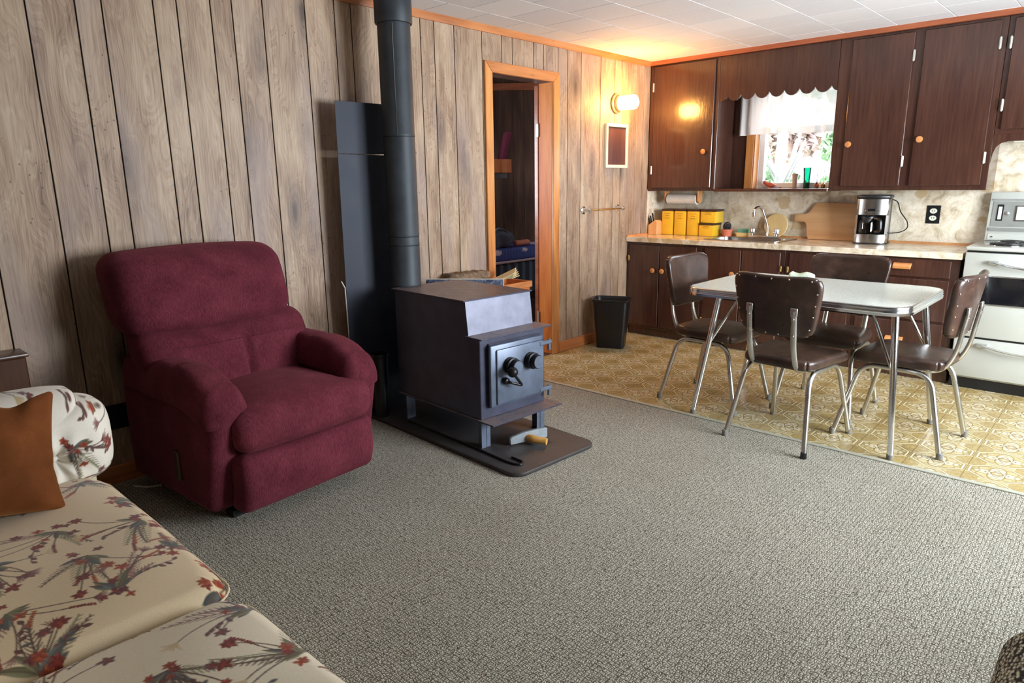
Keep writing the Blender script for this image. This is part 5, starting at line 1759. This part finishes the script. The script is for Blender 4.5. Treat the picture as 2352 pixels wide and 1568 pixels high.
# tweed armchair
ac = thing('tweed_armchair', (3.765, -4.80, 0), 0, 'black and cream tweed armchair whose arm pokes into the room', 'armchair')
MB().rbox((-.31, -.02, .33), (.10, .40, .26), .07, (3, 8, 5), 5).build('arm', m_tweed, ac, 70)
MB().rbox((.34, -.02, .33), (.10, .40, .26), .07, (3, 8, 5), 5).build('arm', m_tweed, ac, 70)
MB().rbox((.015, .02, .33), (.222, .36, .10), .06, (5, 8, 3), 5).build('seat_cushion', m_tweed, ac, 70)
MB().rbox((.015, -.36, .58), (.30, .09, .34), .07, (5, 3, 6), 5).build('backrest', m_tweed, ac, 70)
MB().box(-.36, .40, -.40, .34, .04, .24, .02).build('base_frame', m_tweed, ac)
for x in (-.3, .34):
    for y in (-.36, .3): MB().cyl((x, y, 0), (x, y, .05), .02, .025).build('foot', m_darkwood, ac)

# stick on the carpet
sk_ = MB().tube([(0, 0, .006), (.06, .035, .006), (.045 * 2, .09, .0065)], .005, 8).build('stick', m_cement, None)
sk_.location = (0.125, -4.925, 0.0)
tag(sk_, 'thin pale stick lying on the carpet beside the recliner', 'stick')
# floor register on the left wall
vt = thing('wall_vent', (0.001, -4.90, .26), 0, 'dark metal wall vent behind the recliner', 'vent')
MB().box(0, .008, -.07, .07, 0, .12, .002).build('frame', m_black, vt)
for q in range(6): MB().box(.008, .012, -.06, .06, .012 + .017 * q, .020 + .017 * q).build('slat', m_blackiron, vt)

# ------------------------------------------------------------------ bedroom things
bb = thing('bunk_bed', (0, 0, 0), 0, 'bunk bed with an orange pine rail in the dark bedroom', 'bed')
MB().box(-1.035, -1.0, -2.45, -1.073, 1.465, 1.588, .003).build('upper_rail', m_jamb, bb)
MB().box(-1.08, -1.035, -2.45, -1.10, 1.415, 1.465, .003).build('upper_ledger', m_darkwood, bb)
MB().box(-1.95, -1.04, -2.45, -1.10, 1.468, 1.50).build('upper_deck', m_darkwood, bb)
MB().rbox((-1.45, -1.42, .705), (.45, 1.02, .062), .03, (4, 8, 2), 3).build('mattress', m_blue, bb)
MB().box(-1.93, -.985, -2.45, -.38, .627, .646, .004).build('bedding_edge', m_pink, bb)
MB().box(-1.92, -1.0, -2.44, -.40, .30, .627, .02).build('box_spring', m_boxspring, bb)
for x, y in ((-1.90, -2.40), (-1.04, -2.40), (-1.90, -.44), (-1.04, -.44)): MB().box(x - .03, x + .03, y - .03, y + .03, 0, .302).build('leg', m_darkwood, bb)
for x, y in ((-1.92, -2.42), (-1.92, -1.13)): MB().box(x - .03, x + .03, y - .03, y + .03, .80, 1.468).build('post', m_darkwood, bb)
bg = thing('canvas_bag', (-1.13, -1.18, .769), 0.12, 'slumped grey canvas bag on the blue mattress', 'bag')
def d_bag(v):
    w = v.copy()
    w[:, 2] *= 1 - .35 * np.clip(v[:, 1] / .25, -.3, 1)
    w[:, 0] += .02 * np.sin(v[:, 1] * 30)
    w[:, 2] += .008 * np.sin(v[:, 1] * 40 + v[:, 0] * 20)
    return w
MB().rbox((0, 0, .075), (.11, .21, .080), .05, (6, 14, 4), 4, d_bag).build('body', m_bag, bg, 70)
MB().tube(fillet([(.05, -.12, .13), (.07, -.05, .19), (.07, .08, .16), (.05, .16, .09)], .05, 4), .012, 8).build('strap', m_bag, bg)
rp = MB().lathe([(0, -.10), (.02, -.10), (.028, -.08), (.028, .10), (.02, .11), (0, .11)], 16, T(0, 0, .03) @ RX(90)).build('wooden_roller', m_terra, None)
rp.location = (-1.07, -.86, .769)
tag(rp, 'short reddish wooden roller lying on the blue mattress beside the bag', 'roller')
pl_ = MB().rbox((0, 0, .20), (.06, .27, .20), .055, (3, 8, 6), 4).build('bed_pillow', m_darkcloth, None, 70)
pl_.location = (-1.14, -1.44, 1.502); pl_.rotation_euler = (0, math.radians(-8), 0)
tag(pl_, 'dark teal pillow propped on the upper bunk', 'pillow')
rl = MB().rbox((0, 0, .17), (.03, .045, .17), .028, (2, 2, 6), 4, lambda v: v + np.stack([0 * v[:, 0], .35 * v[:, 2], 0 * v[:, 0]], 1)).build('rolled_blanket', m_redcloth, None, 70)
rl.location = (-1.10, -1.07, 1.502)
tag(rl, 'dark red rolled blanket leaning on the upper bunk beside the teal pillow', 'blanket')
bmn = MB().prism([(-2.6, 2.459), (-.14, 2.245), (-.14, 2.32), (-2.6, 2.538)], .26, .30, 'y').build('trim_4', m_pine_x, None)
bmn['kind'] = 'structure'
sw_ = MB().box(-2.6, -2.594, -.10, -.06, 1.02, 1.10, .002).build('light_switch', m_dial, None)
tag(sw_, 'tiny pale wall switch on the dark bedroom wall', 'switch')
